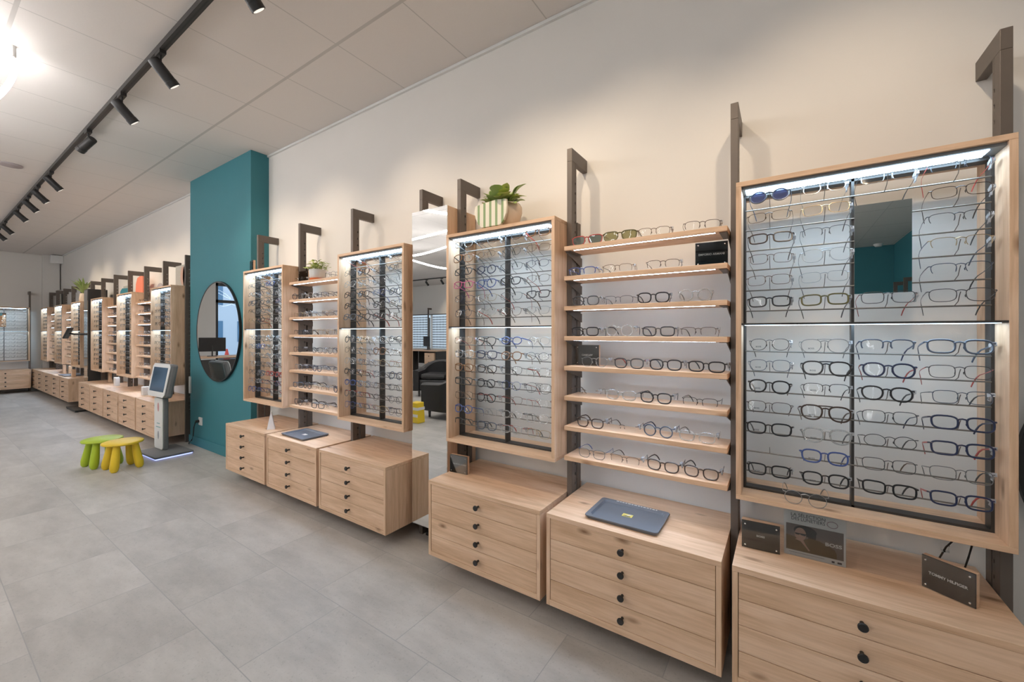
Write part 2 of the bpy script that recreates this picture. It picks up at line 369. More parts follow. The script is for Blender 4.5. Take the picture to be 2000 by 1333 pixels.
for k, x in enumerate(PC[::-1]):
    post(x, 'hooked rack post in the far row, %s counting from the dark measuring column' % ORD[k], 'hooked rack posts')

# ------------------------------------------------------------------ drawer units
DY, DZ0, DZ1, DD = 1.6146, .095, .507, .458
knob_me = MB().lathe([(.0055,0),(.0055,-.021),(.012,-.022),(.0135,-.024),(.0135,-.028),(.012,-.030)], 18, axis='y').mesh('knob', [M['black']], smooth=True)
_dcache = {}
def drawer_unit(x0, w, label, group, loc=None, rotz=0, wx=None):
    t = thing('drawer_unit', label, 'drawer unit', loc or (x0, DY, 0), rotz, group)
    key = round(w, 4)
    if key not in _dcache:
        b = MB()
        b.box(0, 0, DZ1-.020, w, DD, DZ1, 0); b.box(.018, 0, DZ0, w-.018, DD, DZ0+.026, 0)
        b.box(0, 0, DZ0, .018, DD, DZ1-.020, 1); b.box(w-.018, 0, DZ0, w, DD, DZ1-.020, 1)
        b.box(.018, .024, DZ0+.026, w-.018, DD, DZ1-.020, 2)  # dark fill behind the fronts, painted shade for the drawer gaps
        dz = (DZ1-.020 - DZ0-.026)/4
        fr = MB().box(.020, .002, .0012, w-.020, .0225, dz-.0012).mesh('drawer', [WX])
        _dcache[key] = (b.mesh('carcass', [WX, WZ, M['gapshade']]), fr, dz)
    ca, fr, dz = _dcache[key]
    link('carcass', ca, t, .0012)
    for k in range(4):
        d = link('drawer', fr, t, .0012, loc=(0, 0, DZ0+.026+dz*k))
        link('knob', knob_me, d, loc=(w/2-.005, .002, dz/2))
    return t
gl = 'oak four-drawer units along the wall'
la = ['leftmost oak drawer unit right of the teal column, with paper card on top', 'oak drawer unit with black tray, second right of teal column', 'oak drawer unit below the tall mirror, left side, nothing on its top']
for k in range(3): drawer_unit(PA1[k]+.0305, PA1[k+1]-PA1[k]-.033, la[k], gl)
la = ['oak drawer unit with small black nameplate, right of the tall mirror', 'oak drawer unit carrying the dark tray with yellow card', 'nearest oak drawer unit with poster and two nameplates']
for k in range(3): drawer_unit(PA2[k]+.0305, PA2[k+1]-PA2[k]-.033, la[k], gl)
for k in range(5): drawer_unit(PB[k]+.0305, .717, 'oak drawer unit in the middle row, %s counting leftward from the child kiosk' % ORD[4-k], gl)
for k in range(5): drawer_unit(PC[k]+.0305, .722, 'oak drawer unit in the far row, %s counting away from the measuring column' % ORD[4-k], gl)

# ------------------------------------------------------------------ eyeglasses
SH = {  # a, b, n, top widening, style
 'rectangular': (.0268,.0188,3.5,.04), 'soft': (.0262,.0205,2.8,.06), 'round': (.0242,.0228,2.05,0), 'panto': (.0250,.0215,2.35,.10),
 'aviator': (.0278,.0238,2.5,.12), 'wide': (.0280,.0196,3.0,.05), 'half-rim': (.0268,.0182,3.0,.06), 'rimless': (.0255,.0180,3.0,.04), 'oval': (.0255,.0185,2.1,0),
 'wrap': (.0305,.0200,3.2,.10)}
def outline(kind, n=26):
    a, b, e, tw = SH[kind]; pts = []
    for k in range(n):
        t = 2*PI*k/n; c, s = math.cos(t), math.sin(t)
        x = a*math.copysign(abs(c)**(2/e), c); zz = b*math.copysign(abs(s)**(2/e), s)
        pts.append((x*(1+tw*zz/b), zz))
    return pts, a, b
def wrapy(x): return 1.15*x*x
_gm = {}
def glasses_meshes(kind, thick):
    key = (kind, thick)
    if key in _gm: return _gm[key]
    pts, a, b = outline(kind); r = {'thick': .0021, 'thin': .00105}[thick]
    cx = .0095 + a; cz = -b + .0105; front = MB(); lens = []
    half = kind == 'half-rim'
    for sgn in (-1, 1):
        P3 = [Vector((sgn*(cx+x), wrapy(cx+x), cz+zz)) for x, zz in pts]
        if kind != 'rimless':
            if half:
                n = len(P3); idx = list(range(-2, n//2+3))
                front.tube([P3[i % n] for i in idx], r, 6, up=(0,1,0))
            else: front.tube(P3, r, 6, closed=True, sx=1.25 if thick == 'thick' else 1, sy=1.0, up=(0,1,0))
        lm = MB(); n = len(P3)
        lm.add([p + Vector((0, -.0006, 0)) for p in P3] + [Vector((sgn*cx, wrapy(cx)-.0009, cz))], [(i, (i+1) % n, n) for i in range(n)])
        lens.append(lm.mesh('lens', [M['lens']], smooth=True))
        # endpiece and hinge
        ex = cx + a; hz = cz + b*.62
        front.tube([(sgn*(ex-.003), wrapy(ex-.003), hz), (sgn*(ex+.004), wrapy(ex)+.001, hz+.0008), (sgn*(ex+.0055), wrapy(ex)+.006, hz+.0006)], r*1.25 if thick == 'thick' else r*1.3, 6)
        # nose pad
        front.tube([(sgn*.0098, wrapy(.0098)+.001, cz+b*.15), (sgn*.0085, .006, cz-b*.02), (sgn*.0095, .007, cz-b*.28)], [.0006,.0014,.0012], 5)
    bz = cz + b*(.62 if thick == 'thick' else .70); bx = .0105
    front.tube([(-bx-.0015, 0, bz-.003), (-bx*.55, -.0008, bz), (0, -.0012, bz+.0012), (bx*.55, -.0008, bz), (bx+.0015, 0, bz-.003)], r*1.2, 6)
    if kind == 'aviator': front.tube([(-bx-.009, .001, cz+b*.96), (0, -.0006, cz+b*.99), (bx+.009, .001, cz+b*.96)], r, 6)
    fm = front.mesh('frame_front', [M['f_black']], smooth=True)
    tem = []
    ex = cx + a + .0055; hz = cz + b*.62 + .0006
    for sgn in (-1, 1):
        y0 = wrapy(cx+a) + .006
        pl = [(sgn*ex, y0, hz), (sgn*(ex+.002), y0+.03, hz), (sgn*(ex+.001), y0+.065, hz), (sgn*(ex-.003), y0+.092, hz-.001),
              (sgn*(ex-.007), y0+.107, hz-.008), (sgn*(ex-.011), y0+.120, hz-.020), (sgn*(ex-.014), y0+.129, hz-.033)]
        rr = [.0022,.0021,.0019,.0019,.0022,.0025,.0021] if thick == 'thick' else [.0012,.0010,.0009,.0011,.0017,.0019,.0016]
        tem.append(MB().tube(pl, rr, 6, sx=.62, sy=1.35).mesh('temple', [M['f_black']], smooth=True))
    tg = MB(); y0 = wrapy(cx+a) + .014
    tg.box(ex-.0035, y0, hz-.005, ex+.006, y0+.026, hz+.006)
    tg.tube([(ex+.001, y0+.022, hz-.004), (ex+.001, y0+.034, hz-.014), (ex+.001, y0+.02, hz-.017), (ex+.001, y0+.012, hz-.006)], .0022, 5)
    tm = tg.mesh('price_tag', [M['tagp']])
    _gm[key] = (fm, lens, tem, tm, -(cz-b)+r*1.2, cx, cz, b); return _gm[key]
def setm(o, m):
    o.material_slots[0].link = 'OBJECT'; o.material_slots[0].material = m
NG = [0]
def glasses(kind, thick, col, loc, label, group, tcol=None, lensm=None, rotz=0.0, pitch=0.0, tagged=True, roll=0.0, name='eyeglasses', scale=1.04, mark=None):
    fm, lens, tem, tm, drop, cx, cz, b = glasses_meshes(kind, thick)
    t = thing(name, label, 'sunglasses' if name == 'sunglasses' else 'eyeglasses', loc, 0, group)
    t.rotation_euler = (pitch, roll, rotz); t.scale = (scale,)*3
    setm(link('frame_front', fm, t), M['f_'+col])
    for l in lens:
        o = link('lens', l, t); setm(o, lensm or M['lens'])
        if lensm: o['label'] = 'tinted sunglass lens'
    for q in tem: setm(link('temple', q, t), M['f_'+(tcol or col)])
    if tagged: link('price_tag', tm, t)
    if mark:
        o = link('lens_print', mark, t, loc=(-cx, wrapy(cx)-.0035, cz-b*.42))
    NG[0] += 1; assert len(label.split()) <= 16, label
    return t
def stuff_glasses(mb, p, rz, mi, kind='rectangular', tagged=True):
    pts, a, b = outline(kind, 10); cx = .0095+a; cz = -b+.0105
    Mx = Matrix.Translation(p) @ Matrix.Rotation(rz, 4, 'Z') @ Matrix.Rotation(-.12, 4, 'X')
    T = lambda q: Mx @ Vector(q)
    for s in (-1, 1):
        mb.tube([T((s*(cx+x), wrapy(cx+x), cz+zz)) for x, zz in pts], .0015, 3, mi, closed=True)
        ex = cx+a+.004
        mb.tube([T((s*ex, .006, cz+b*.6)), T((s*ex, .09, cz+b*.6)), T((s*(ex-.012), .128, cz+b*.6-.032))], .0014, 3, mi)
    mb.tube([T((-.011, 0, cz+b*.6)), T((.011, 0, cz+b*.6))], .0015, 3, mi)
    if tagged:
        e = cx+a+.004; q = [T((e+dx, y, cz+b*.6+dz)) for dz in (-.005,.006) for dx, y in ((-.003,.014),(.006,.014),(.006,.04),(-.003,.04))]
        mb.add(q, [(0,3,2,1),(4,5,6,7),(0,1,5,4),(1,2,6,5),(2,3,7,6),(3,0,4,7)], 4)

# ------------------------------------------------------------------ lit display cabinets
CY, CZ0, CZ1, CD = 1.757, .691, 1.894, .235
RODZ = [1.803,1.724,1.644,1.568,1.488,1.408,1.2505,1.172,1.0945,1.016,.936,.858,.780]
FY = .096
hook_me = MB().tube([(0,0,0),(0,-.012,.0005),(0,-.045,.012),(0,-.060,.034),(0,-.066,.040)], .0011, 5).mesh('hook', [M['steel']])
_rod = {}
def cabinet(x0, w, label, loc=None, rotz=0, hooks=True, skip=()):
    t = thing('display_cabinet', label, 'display cabinet', loc or (x0, CY, 0), rotz, 'lit oak display cabinets')
    T = .018
    link('body', MB().box(0,0,CZ1-T,w,CD,CZ1,0).box(0,0,CZ0,w,CD,CZ0+T,0).box(0,0,CZ0+T,T,CD,CZ1-T,1).box(w-T,0,CZ0+T,w,CD,CZ1-T,1).mesh('body', [WX, WZ]), t, .0012)
    f = MB(); fb, fd = .008, .044; z0, z1 = CZ0+T, CZ1-T
    f.box(T,FY,z0,T+fb,FY+fd,z1); f.box(w-T-fb,FY,z0,w-T,FY+fd,z1); f.box(w/2-fb/2,FY,z0,w/2+fb/2,FY+fd,z1)
    f.box(T+fb,FY,z0,w-T-fb,FY+fd,z0+fb); f.box(T+fb,FY,z1-fb-.012,w-T-fb,FY+fd,z1)
    link('metal_frame', f.mesh('metal_frame', [M['dgrey']]), t)
    link('mid_shelf', MB().box(T,0.002,1.352,w-T,FY+.03,1.359).mesh('mid_shelf', [M['dgrey']]), t)
    link('mid_light', MB().box(T+.01,.016,1.3512,w-T-.01,.095,1.3520).mesh('mid_light', [M['ledmid']]), t)
    link('light_housing', MB().box(T,.012,CZ1-T-.010,w-T,FY,CZ1-T).mesh('light_housing', [M['greyplas']]), t)
    link('light_strip', MB().box(T+.012,.026,CZ1-T-.012,w-T-.03,.088,CZ1-T-.010).mesh('light_strip', [M['led']]), t)
    key = round(w, 3)
    if key not in _rod: _rod[key] = MB().tube([(T+fb, 0, 0), (w-T-fb, 0, 0)], .0026, 8).mesh('rail', [M['steel']])
    for ri, z in enumerate(RODZ):
        r = link('rail', _rod[key], t, loc=(0, FY-.003, z))
        if hooks:
            for c in [c for c in range(4) if (ri, c) not in skip]: link('hook', hook_me, r, loc=(w/2+(c-1.5)*.1635, 0, 0))
    return t
bay = lambda P, k: (P[k]+.0305, P[k+1]-P[k]-.033)
cab6 = cabinet(*bay(PA2, 2), 'nearest lit oak display cabinet with small square mirror inside', skip={(r, 2) for r in range(1, 5)})
cab4 = cabinet(*bay(PA2, 0), 'lit oak display cabinet with striped plant pot on top')
cab3 = cabinet(*bay(PA1, 2), 'lit oak display cabinet directly left of the tall mirror')
cab1 = cabinet(*bay(PA1, 0), 'lit oak display cabinet beside the teal column')
for k in (4, 2, 0):
    cabinet(PB[k]+.0305, .717, 'lit oak display cabinet of the middle row, ' + {4: 'right end next to teal column', 2: 'centre one between open shelves', 0: 'left end by the measuring column'}[k], hooks=False)
    cabinet(PC[k]+.0305, .722, 'lit oak display cabinet of the far row, ' + {4: 'right end by the measuring column', 2: 'centre one', 0: 'left end at the far wall'}[k], hooks=False)
mo = link('square_mirror', MB().box(0,0,0,.146,.003,.308).mesh('square_mirror', [M['mirror']]), cab6, loc=(.3565, FY-.010, 1.458)); mo['label'] = 'small square mirror among the rails'

# glasses on the rails
COLN = {'clear': 'clear', 'silver': 'thin silver', 'gold': 'thin gold'}
def gname(kind, thick, col):
    k = {'soft': 'softly squared', 'wide': 'wide', 'half-rim': 'half-rim', 'wrap': 'wraparound'}.get(kind, kind)
    return '%s %s' % (COLN.get(col, col), k)
cab6_list = [
 [('round','thick','slate',None,'sunblue'),('round','thin','silver'),('rectangular','thin','clear','dark grey'),('half-rim','thin','slate','red')],
 [('rectangular','thin','dark brown'),('rectangular','thin','gold','dark brown'),None,('rectangular','thin','dark brown')],
 [('rectangular','thick','dark brown'),('half-rim','thin','grey','dark grey'),None,('half-rim','thin','dark grey')],
 [('rectangular','thin','brown'),('aviator','thin','silver','dark grey'),None,('half-rim','thin','gold','slate')],
 [('rectangular','thin','brown'),('rectangular','thin','silver','dark grey'),None,('half-rim','thin','slate','dark grey')],
 [('rectangular','thick','black'),('rectangular','thick','olive','grey'),('rectangular','thin','dark grey','red'),('wide','thin','dark grey')],
 [('panto','thin','black'),('aviator','thin','grey'),('half-rim','thick','slate','navy'),('wide','thick','slate')],
 [('soft','thin','slate'),('aviator','thick','black'),('panto','thick','navy','red'),('rectangular','thin','dark grey','red')],
 [('panto','thick','black','brown'),('half-rim','thin','black'),('panto','thick','black','dark grey'),('rectangular','thin','slate','dark grey')],
 [('wide','thin','dark brown'),('aviator','thick','dark brown','brown'),('rectangular','thin','dark grey','navy'),('wide','thick','navy')],
 [('wide','thick','black'),('aviator','thick','clear','grey'),('oval','thin','dark grey'),('rectangular','thick','navy','red')],
 [None,('soft','thick','blue'),('rectangular','thin','dark grey','brown'),('rectangular','thin','grey','dark grey')],
 [('rectangular','thick','black'),('soft','thick','black'),('rectangular','thick','black'),('rectangular','thick','navy','red')]]
boss_me = text_mesh('BOSS', .0075, M['ink'], 'lens_print', .0001, bold=.0001)
def hang(cab_x0, w, rows, where, group, yaw=0.0, jitter=.05, marks=()):
    cols = w/2
    for r, row in enumerate(rows):
        for c, g in enumerate(row):
            if not g: continue
            kind, th, col = g[0], g[1], g[2]; tc = g[3] if len(g) > 3 else None; ln = M[g[4]] if len(g) > 4 else None
            x = cab_x0 + cols + (c-1.5)*.1635
            lab = '%s %s, %s from left, %s rail down, %s' % (gname(kind, th, col), 'sunglasses' if ln else 'eyeglasses', ORD[c], ORD[r], where)
            glasses(kind, th, col, (x + R.uniform(-.004,.004), CY+FY-.003-.066, RODZ[r]+.040), lab, group, tc, ln,
                    rotz=yaw+R.uniform(-jitter, jitter), pitch=(-.30 if r < 6 else -.20)+R.uniform(-.06,.05), tagged=R.random() < .75 and not ln,
                    name='sunglasses' if ln else 'eyeglasses', roll=R.uniform(-.02,.02), scale=R.uniform(1.0,1.06),
                    mark=boss_me if (r, c) in marks else None)
mk = {(r, c) for r in range(6, 13) for c in (0, 1)} - {(11, 0)}
hang(*bay(PA2, 2), cab6_list, 'nearest cabinet', 'eyeglasses hanging in the nearest cabinet', marks=mk)
pool_k = ['rectangular','soft','round','panto','wide','half-rim','oval','aviator','rectangular','soft']
pool_c = ['black','black','dark brown','grey','silver','gold','navy','dark grey','tortoise','clear','brown','slate','silver','dark grey','blue']
def rand_rows(seed, kinds, cols, special={}):
    q = random.Random(seed); out = []
    for r in range(13):
        row = []
        for c in range(4):
            if (r, c) in special: row.append(special[(r, c)]); continue
            k = q.choice(kinds); col = q.choice(cols)
            th = 'thick' if (q.random() < .42 and col not in ('silver','gold')) or col in ('clear','tortoise') else 'thin'
            row.append((k, th, col, q.choice([None, None, None, 'black', 'brown', 'red'])))
        out.append(row)
    return out
hang(*bay(PA2, 0), rand_rows(3, pool_k, pool_c, {(3,0): ('rectangular','thick','pink'), (2,1): ('round','thick','navy'), (7,1): ('rectangular','thick','navy'), (7,2): ('panto','thick','tortoise'),
     (9,1): ('panto','thick','black'), (10,1): ('panto','thick','black','red'), (6,0): ('rectangular','thin','brown','red'), (10,2): ('rectangular','thin','brown','red')}),
     'plant-topped cabinet', 'eyeglasses hanging in the plant-topped cabinet')
hang(*bay(PA1, 2), rand_rows(5, ['round','round','panto','round','oval','soft','panto'], pool_c, {(1,1): ('round','thick','black'), (3,1): ('round','thick','black'), (5,1): ('round','thick','black'), (4,2): ('round','thick','black')}),
     'cabinet left of tall mirror', 'eyeglasses hanging in the cabinet left of the tall mirror')
hang(*bay(PA1, 0), rand_rows(8, pool_k, ['clear','silver','grey','slate','black','gold','clear','dark grey','blue'], {(10,2): ('rectangular','thick','red'), (10,3): ('soft','thick','red')}),
     'cabinet beside teal column', 'eyeglasses hanging in the cabinet beside the teal column')
# one pair resting on the bottom board of the nearest cabinet
dr = glasses_meshes('round', 'thin')[4]
glasses('round', 'thin', 'silver', (.066, CY+.012, CZ0+.018+dr*1.04), 'thin silver round eyeglasses standing on the bottom board of the nearest cabinet', None, rotz=0.0, tagged=False)

# ------------------------------------------------------------------ open shelves
SY, SDEP = 1.794, .165
SZ = [1.7454 - .1463*i for i in range(8)]
_sh = {}
def shelf(x0, w, z, label, lit):
    t = thing('wall_shelf', label, 'shelf', (x0, SY, z), 0, 'oak shelves with metal brackets')
    key = round(w, 4)
    if key not in _sh:
        bd = MB().box(0, 0, -.021, w, SDEP, 0).mesh('board', [WX])
        pr = [(.012,-.022),(.15,-.022),(.205,-.030),(.205,-.075),(.17,-.070),(.02,-.027)]
        bl = MB().prism(pr, .001, .004, 'x').box(.001,.012,-.0235,.030,.15,-.0215).mesh('bracket', [M['post']])
        br = MB().prism(pr, w-.004, w-.001, 'x').box(w-.030,.012,-.0235,w-.001,.15,-.0215).mesh('bracket', [M['post']])
        ld = MB().box(.045, .014, -.0214, w-.045, .022, -.0205).mesh('light_strip', [M['ledw']])
        _sh[key] = (bd, bl, br, ld)
    bd, bl, br, ld = _sh[key]
    link('board', bd, t, .0012); link('bracket', bl, t); link('bracket', br, t); link('light_strip', ld, t)
    return t
for P, k, nm in ((PA2, 1, 'in the near bay left of the nearest cabinet'), (PA1, 1, 'in the bay with small plant'), (PB, 1, 'in the middle row, left bay'), (PB, 3, 'in the middle row, right bay'), (PC, 1, 'in the far row, left bay'), (PC, 3, 'in the far row, right bay')):
    x0, w = bay(P, k)
    for i, z in enumerate(SZ): shelf(x0, w, z, 'oak shelf %s, %s from the top' % (nm, ORD[i]), True)

def stand(kind, thick, col, x, z, lab, group, tcol=None, lensm=None, rotz=0.0, y=None, tagged=True, name='eyeglasses', scale=1.04):
    drop = glasses_meshes(kind, thick)[4]
    glasses(kind, thick, col, (x, (y or SY+.028), z+drop*scale+.0005), lab, group, tcol, lensm, rotz=rotz, tagged=tagged, name=name, scale=scale)
SL = [  # X, kind, thick, colour, temple colour, lens, yaw
 [(-0.784,'wrap','thick','red',None,'sunsmoke',.05),(-0.622,'wrap','thick','olive',None,'sunolive',.12),(-0.470,'half-rim','thin','brown',None,None,.12),(-0.275,'half-rim','thin','dark brown',None,None,.2)],
 [(-0.809,'half-rim','thick','blue',None,None,.05),(-0.634,'half-rim','thin','brown','dark grey',None,.1),(-0.431,'half-rim','thin','dark brown',None,None,.12)],
 [(-0.790,'soft','thick','dark grey',None,None,.05),(-0.630,'half-rim','thin','dark grey',None,None,.1),(-0.472,'soft','thick','black',None,None,.15),(-0.302,'round','thick','clear',None,None,.1)],
 [(-0.794,'rectangular','thick','black',None,None,.05),(-0.625,'round','thick','clear','black',None,0),(-0.451,'rectangular','thick','dark grey','navy',None,.05),(-0.291,'half-rim','thin','dark brown',None,None,0)],
 [(-0.747,'panto','thin','silver',None,None,.0),(-0.581,'soft','thick','dark grey','red',None,.0),(-0.422,'soft','thick','black','slate',None,-.02),(-0.261,'wide','thick','black',None,None,-.08)],
 [(-0.800,'rimless','thin','brown',None,None,0),(-0.618,'wide','thick','clear',None,None,0),(-0.463,'soft','thick','black',None,None,-.05),(-0.285,'half-rim','thin','black',None,None,-.05)],
 [(-0.768,'soft','thick','dark brown',None,None,0),(-0.611,'rimless','thin','dark brown',None,None,0),(-0.453,'round','thick','slate','navy',None,-.05),(-0.297,'wide','thick','clear',None,None,-.05)],
 [(-0.760,'soft','thin','grey','blue',None,0),(-0.600,'half-rim','thin','brown','dark brown',None,-.05),(-0.433,'soft','thick','dark brown',None,None,-.05),(-0.281,'soft','thick','dark brown','black',None,-.08)]]
for i, row in enumerate(SL):
    for j, (x, kd, th, col, tc, ln, rz) in enumerate(row):
        sun = ln is not None
        stand(kd, th, col, x, SZ[i], '%s %s, %s from left, %s shelf down, near shelf bay' % (gname(kd, th, col), 'sunglasses' if sun else 'eyeglasses', ORD[j], ORD[i]),
              'eyeglasses standing on the near shelves', tc, M[ln] if sun else None, rotz=rz, name='sunglasses' if sun else 'eyeglasses', tagged=not sun and R.random() < .8)
q = random.Random(21)
for i in range(8):
    n = 5 if i else 2
    for j in range(n):
        x = -3.36 + .142*j + q.uniform(-.006,.006)
        if i == 0: x = (-3.335, -2.90)[j]
        kd = q.choice(['round','panto','half-rim','soft','rectangular','rimless','round']); col = q.choice(['black','navy','dark grey','clear','silver','gold','black','slate','dark brown'])
        th = 'thick' if col in ('clear',) or (q.random() < .4 and col not in ('silver','gold') and kd != 'rimless') else 'thin'
        stand(kd, th, col, x, SZ[i], '%s eyeglasses, %s from left, %s shelf down, small-plant bay' % (gname(kd, th, col), ORD[j], ORD[i]),
              'eyeglasses standing on the shelves with the small plant', rotz=q.uniform(-.1,.25))
# remaining eyeglasses, small in the distance
left = 300 - NG[0]
sg = MB(); q = random.Random(4); cols4 = [0,0,1,2,3,0,1]
for P, k in ((PB,4),(PB,2),(PB,0),(PC,4),(PC,2),(PC,0)):
    x0, w = bay(P, k)
    for r, z in enumerate(RODZ):
        for c in range(4):
            x = x0 + w/2 + (c-1.5)*.1635
            if left > 0:
                kd, col = q.choice(pool_k), q.choice(pool_c)
                th = 'thick' if col in ('clear','tortoise') else 'thin'
                glasses(kd, th, col, (x, CY+FY-.069, z+.04), '%s eyeglasses, %s from left, %s rail down, cabinet left of teal column' % (gname(kd, th, col), ORD[c], ORD[r]),
                        'eyeglasses hanging in the cabinet left of the teal column', pitch=-.1, rotz=q.uniform(-.05,.05)); left -= 1
            else: stuff_glasses(sg, Vector((x, CY+FY-.069, z+.035)), q.uniform(-.05,.05), q.choice(cols4), q.choice(['rectangular','round','soft']))
for P, k in ((PB,3),(PB,1),(PC,3),(PC,1)):
    x0, w = bay(P, k)
    for i, z in enumerate(SZ):
        if i == 0 and P is PB and k == 1: continue
        for j in range(4): stuff_glasses(sg, Vector((x0 + w*(j+.5)/4, SY+.03, z+.034)), q.uniform(-.1,.2), q.choice(cols4), q.choice(['rectangular','round','soft']))

# ------------------------------------------------------------------ end-wall bay (faces +X)
EX = -14.42
EY0, EW = .868, .71
drawer_unit(0, EW, 'wide oak drawer unit under the lit display on the far end wall', gl, loc=(EX+.462, EY0, 0), rotz=PI/2)
ecab = cabinet(0, EW, 'lit oak display cabinet facing the room on the far end wall', loc=(EX+.324, EY0, 0), rotz=PI/2, hooks=False)
link('square_mirror', MB().box(0,0,0,.16,.003,.31).mesh('square_mirror', [M['mirror']]), ecab, loc=(.22, FY-.010, 1.45))
post(0, 'dark hooked rack post at the right of the far end wall display', 'hooked rack posts', loc=(EX+.193, EY0+EW+.002, 0), rotz=PI/2)
post(0, 'dark hooked rack post at the left of the far end wall display', 'hooked rack posts', loc=(EX+.193, EY0-.031, 0), rotz=PI/2)
for z in RODZ:
    for c in range(4):
        stuff_glasses(sg, Vector((EX+.324-.03, EY0+EW/2+(c-1.5)*.1635, z+.035)), PI/2, q.choice(cols4))
o = sg.build('eyeglasses', [M['f_black'], M['f_brown'], M['f_silver'], M['f_grey'], M['tagp']])
tag(o, 'many small distant eyeglasses on the rails and shelves of the middle row, far row and end wall', 'eyeglasses', None, 'stuff')

# ------------------------------------------------------------------ tall mirror tower
t = thing('tall_mirror', 'tall narrow mirror on an oak panel between two display groups', 'mirror', (-1.962, 1.7955, 0))
MB().box(0, .006, .12, .299, .27, 2.085).build('panel', WZ, t, bevel=.0012)
MB().box(0, 0, .118, .299, .005, 2.085).build('glass', M['mirror'], t)
MB().box(.02, .10, 0, .28, .25, .02).box(.13, .15, .02, .17, .2, .12).build('foot', M['black'], t)

# ------------------------------------------------------------------ round mirrors
def round_mirror(x, y, z, r, label, rw=.012, dep=.022):
    t = thing('round_mirror', label, 'mirror', (x, y, z))
    MB().lathe([(r-rw,.004),(r-rw,-.002),(r,-.002),(r,dep),(r-rw,dep),(r-rw,.004)], 96, axis='y', cap=False).build('rim', M['black'], t, smooth=True)
    MB().lathe([(r-rw,.000),(r-rw,.003)], 96, axis='y').build('glass', M['mirror'], t)
    return t
round_mirror(-5.117, 1.888, 1.337, .545, 'large round black-rimmed mirror on the teal column')
round_mirror(.648+.42, 2.055, .887, .42, 'black-rimmed round mirror at the right edge behind the nearest cabinet', rw=.02)

# ------------------------------------------------------------------ signs
def sign(text, loc, rotz, label, w=.122, h=.102, size=.0125, wood_d=.018, sx=1.25):
    t = thing('nameplate', label, 'nameplate', loc, rotz, 'black acrylic nameplates')
    MB().box(-w/2, .008, 0, w/2, .008+wood_d, h).build('wood_block', WX, t, bevel=.001)
    MB().box(-w/2, .0045, 0, w/2, .0078, h).build('black_plate', M['signface'], t)
    MB().box(-w/2, 0, 0, w/2, .0003, h).build('acrylic_cover', M['acrylic'], t)
    for sx_ in (-1, 1):
        for zz in (.012, h-.012): MB().lathe([(.0028,.0045),(.0028,-.002),(.0015,-.003)], 10, axis='y').build('stud', M['stud'], t, loc=(sx_*(w/2-.011), 0, zz))
    if text:
        link('lettering', text_mesh(text, size, M['letter'], sx=sx, bold=.0002), t, loc=(0, .0038, h*.5))
    return t
sign('BOSS', (-.0695, 1.779, DZ1), .06, 'black nameplate reading BOSS on the nearest drawer unit', size=.0095)
sign('TOMMY HILFIGER', (.421, 1.786, DZ1), -.60, 'angled black nameplate reading TOMMY HILFIGER on the nearest drawer unit', size=.0118, sx=.95)
sign('POLO RALPH LAUREN', (-1.567, 1.786, DZ1), .06, 'small black nameplate with white lettering beside the tall mirror', size=.0105, sx=1.0)
sign('EMPORIO ARMANI', (-.247, 1.862, SZ[1]), .12, 'black nameplate with glare at the right of the second near shelf', size=.0118, sx=1.0)
sign('OAKLEY', (-.815, 1.895, SZ[4]), 0, 'black nameplate reading OAKLEY behind glasses on the near shelves', size=.0125)
s1 = sign('', (-3.395, 1.885, SZ[0]), .05, 'black nameplate beside the small potted plant on the top shelf')
MB().box(-.018, .0038, .046, .024, .0045, .053).build('lettering', M['f_gold'], s1)
s2 = sign('', (-4.13, 1.80, CZ1), -.25, 'black nameplate on top of the cabinet beside the teal column')
MB().box(-.025, .0038, .05, .03, .0045, .056).build('lettering', M['letter'], s2)

# poster stand
t = thing('poster_stand', 'white countertop advertising card with a portrait and the word BOSS', 'poster', (.093, 1.813, DZ1), .02)
pw, ph = .178, .182
MB().box(-pw/2, 0, 0, pw/2, .003, ph).build('card', M['paper'], t)
MB().box(-pw/2-.002, -.0035, 0, pw/2+.002, -.0032, ph+.004).build('acrylic_cover', M['acrylic'], t)
def flat(name, pts, m, par, d=-.0006):
    return MB().prism(pts, d, d+.0005, 'y').build(name, m, par)
def ell(cx, cz, a, b, n=24, rot=0):
    return [(cx+a*math.cos(2*PI*k/n)*math.cos(rot)-b*math.sin(2*PI*k/n)*math.sin(rot), cz+a*math.cos(2*PI*k/n)*math.sin(rot)+b*math.sin(2*PI*k/n)*math.cos(rot)) for k in range(n)]
M['pbg'] = pbr('print_background', (.20,.155,.145), .4, noise=.25, nscale=8)
M['pjum'] = pbr('print_jumper', (.13,.08,.035), .5, noise=.2, nscale=30)
M['phair'] = pbr('print_hair', (.03,.025,.025), .5)
pr_ = flat('photo_print', [(-pw/2+.006,.020),(pw/2-.006,.020),(pw/2-.006,.116),(-pw/2+.006,.116)], M['pbg'], t)
flat('jumper', [(-.083,.021),(.064,.021),(.064,.040),(.058,.052),(.04,.062),(.012,.072),(-.012,.074),(-.03,.066),(-.055,.069),(-.083,.075)], M['pjum'], pr_, -.0012)
flat('hair', ell(-.026,.096,.034,.019), M['phair'], pr_, -.0012)
flat('hair', ell(-.006,.082,.012,.019), M['phair'], pr_, -.0011)
flat('face', ell(-.040,.083,.017,.023), M['pinkb'], pr_, -.0018)
flat('sunglasses_print', [(-.057,.086),(-.022,.086),(-.026,.079),(-.037,.080),(-.041,.083),(-.045,.080),(-.054,.080)], M['phair'], pr_, -.0024)
flat('hand', [(-.056,.062),(-.044,.072),(-.034,.068),(-.024,.048),(-.012,.030),(-.016,.028),(-.028,.044),(-.040,.058)], M['pinkb'], pr_, -.0023)
link('lettering', text_mesh('BOSS', .0165, M['letter'], sx=1.25, bold=.0004), t, loc=(.055, -.0015, .066))
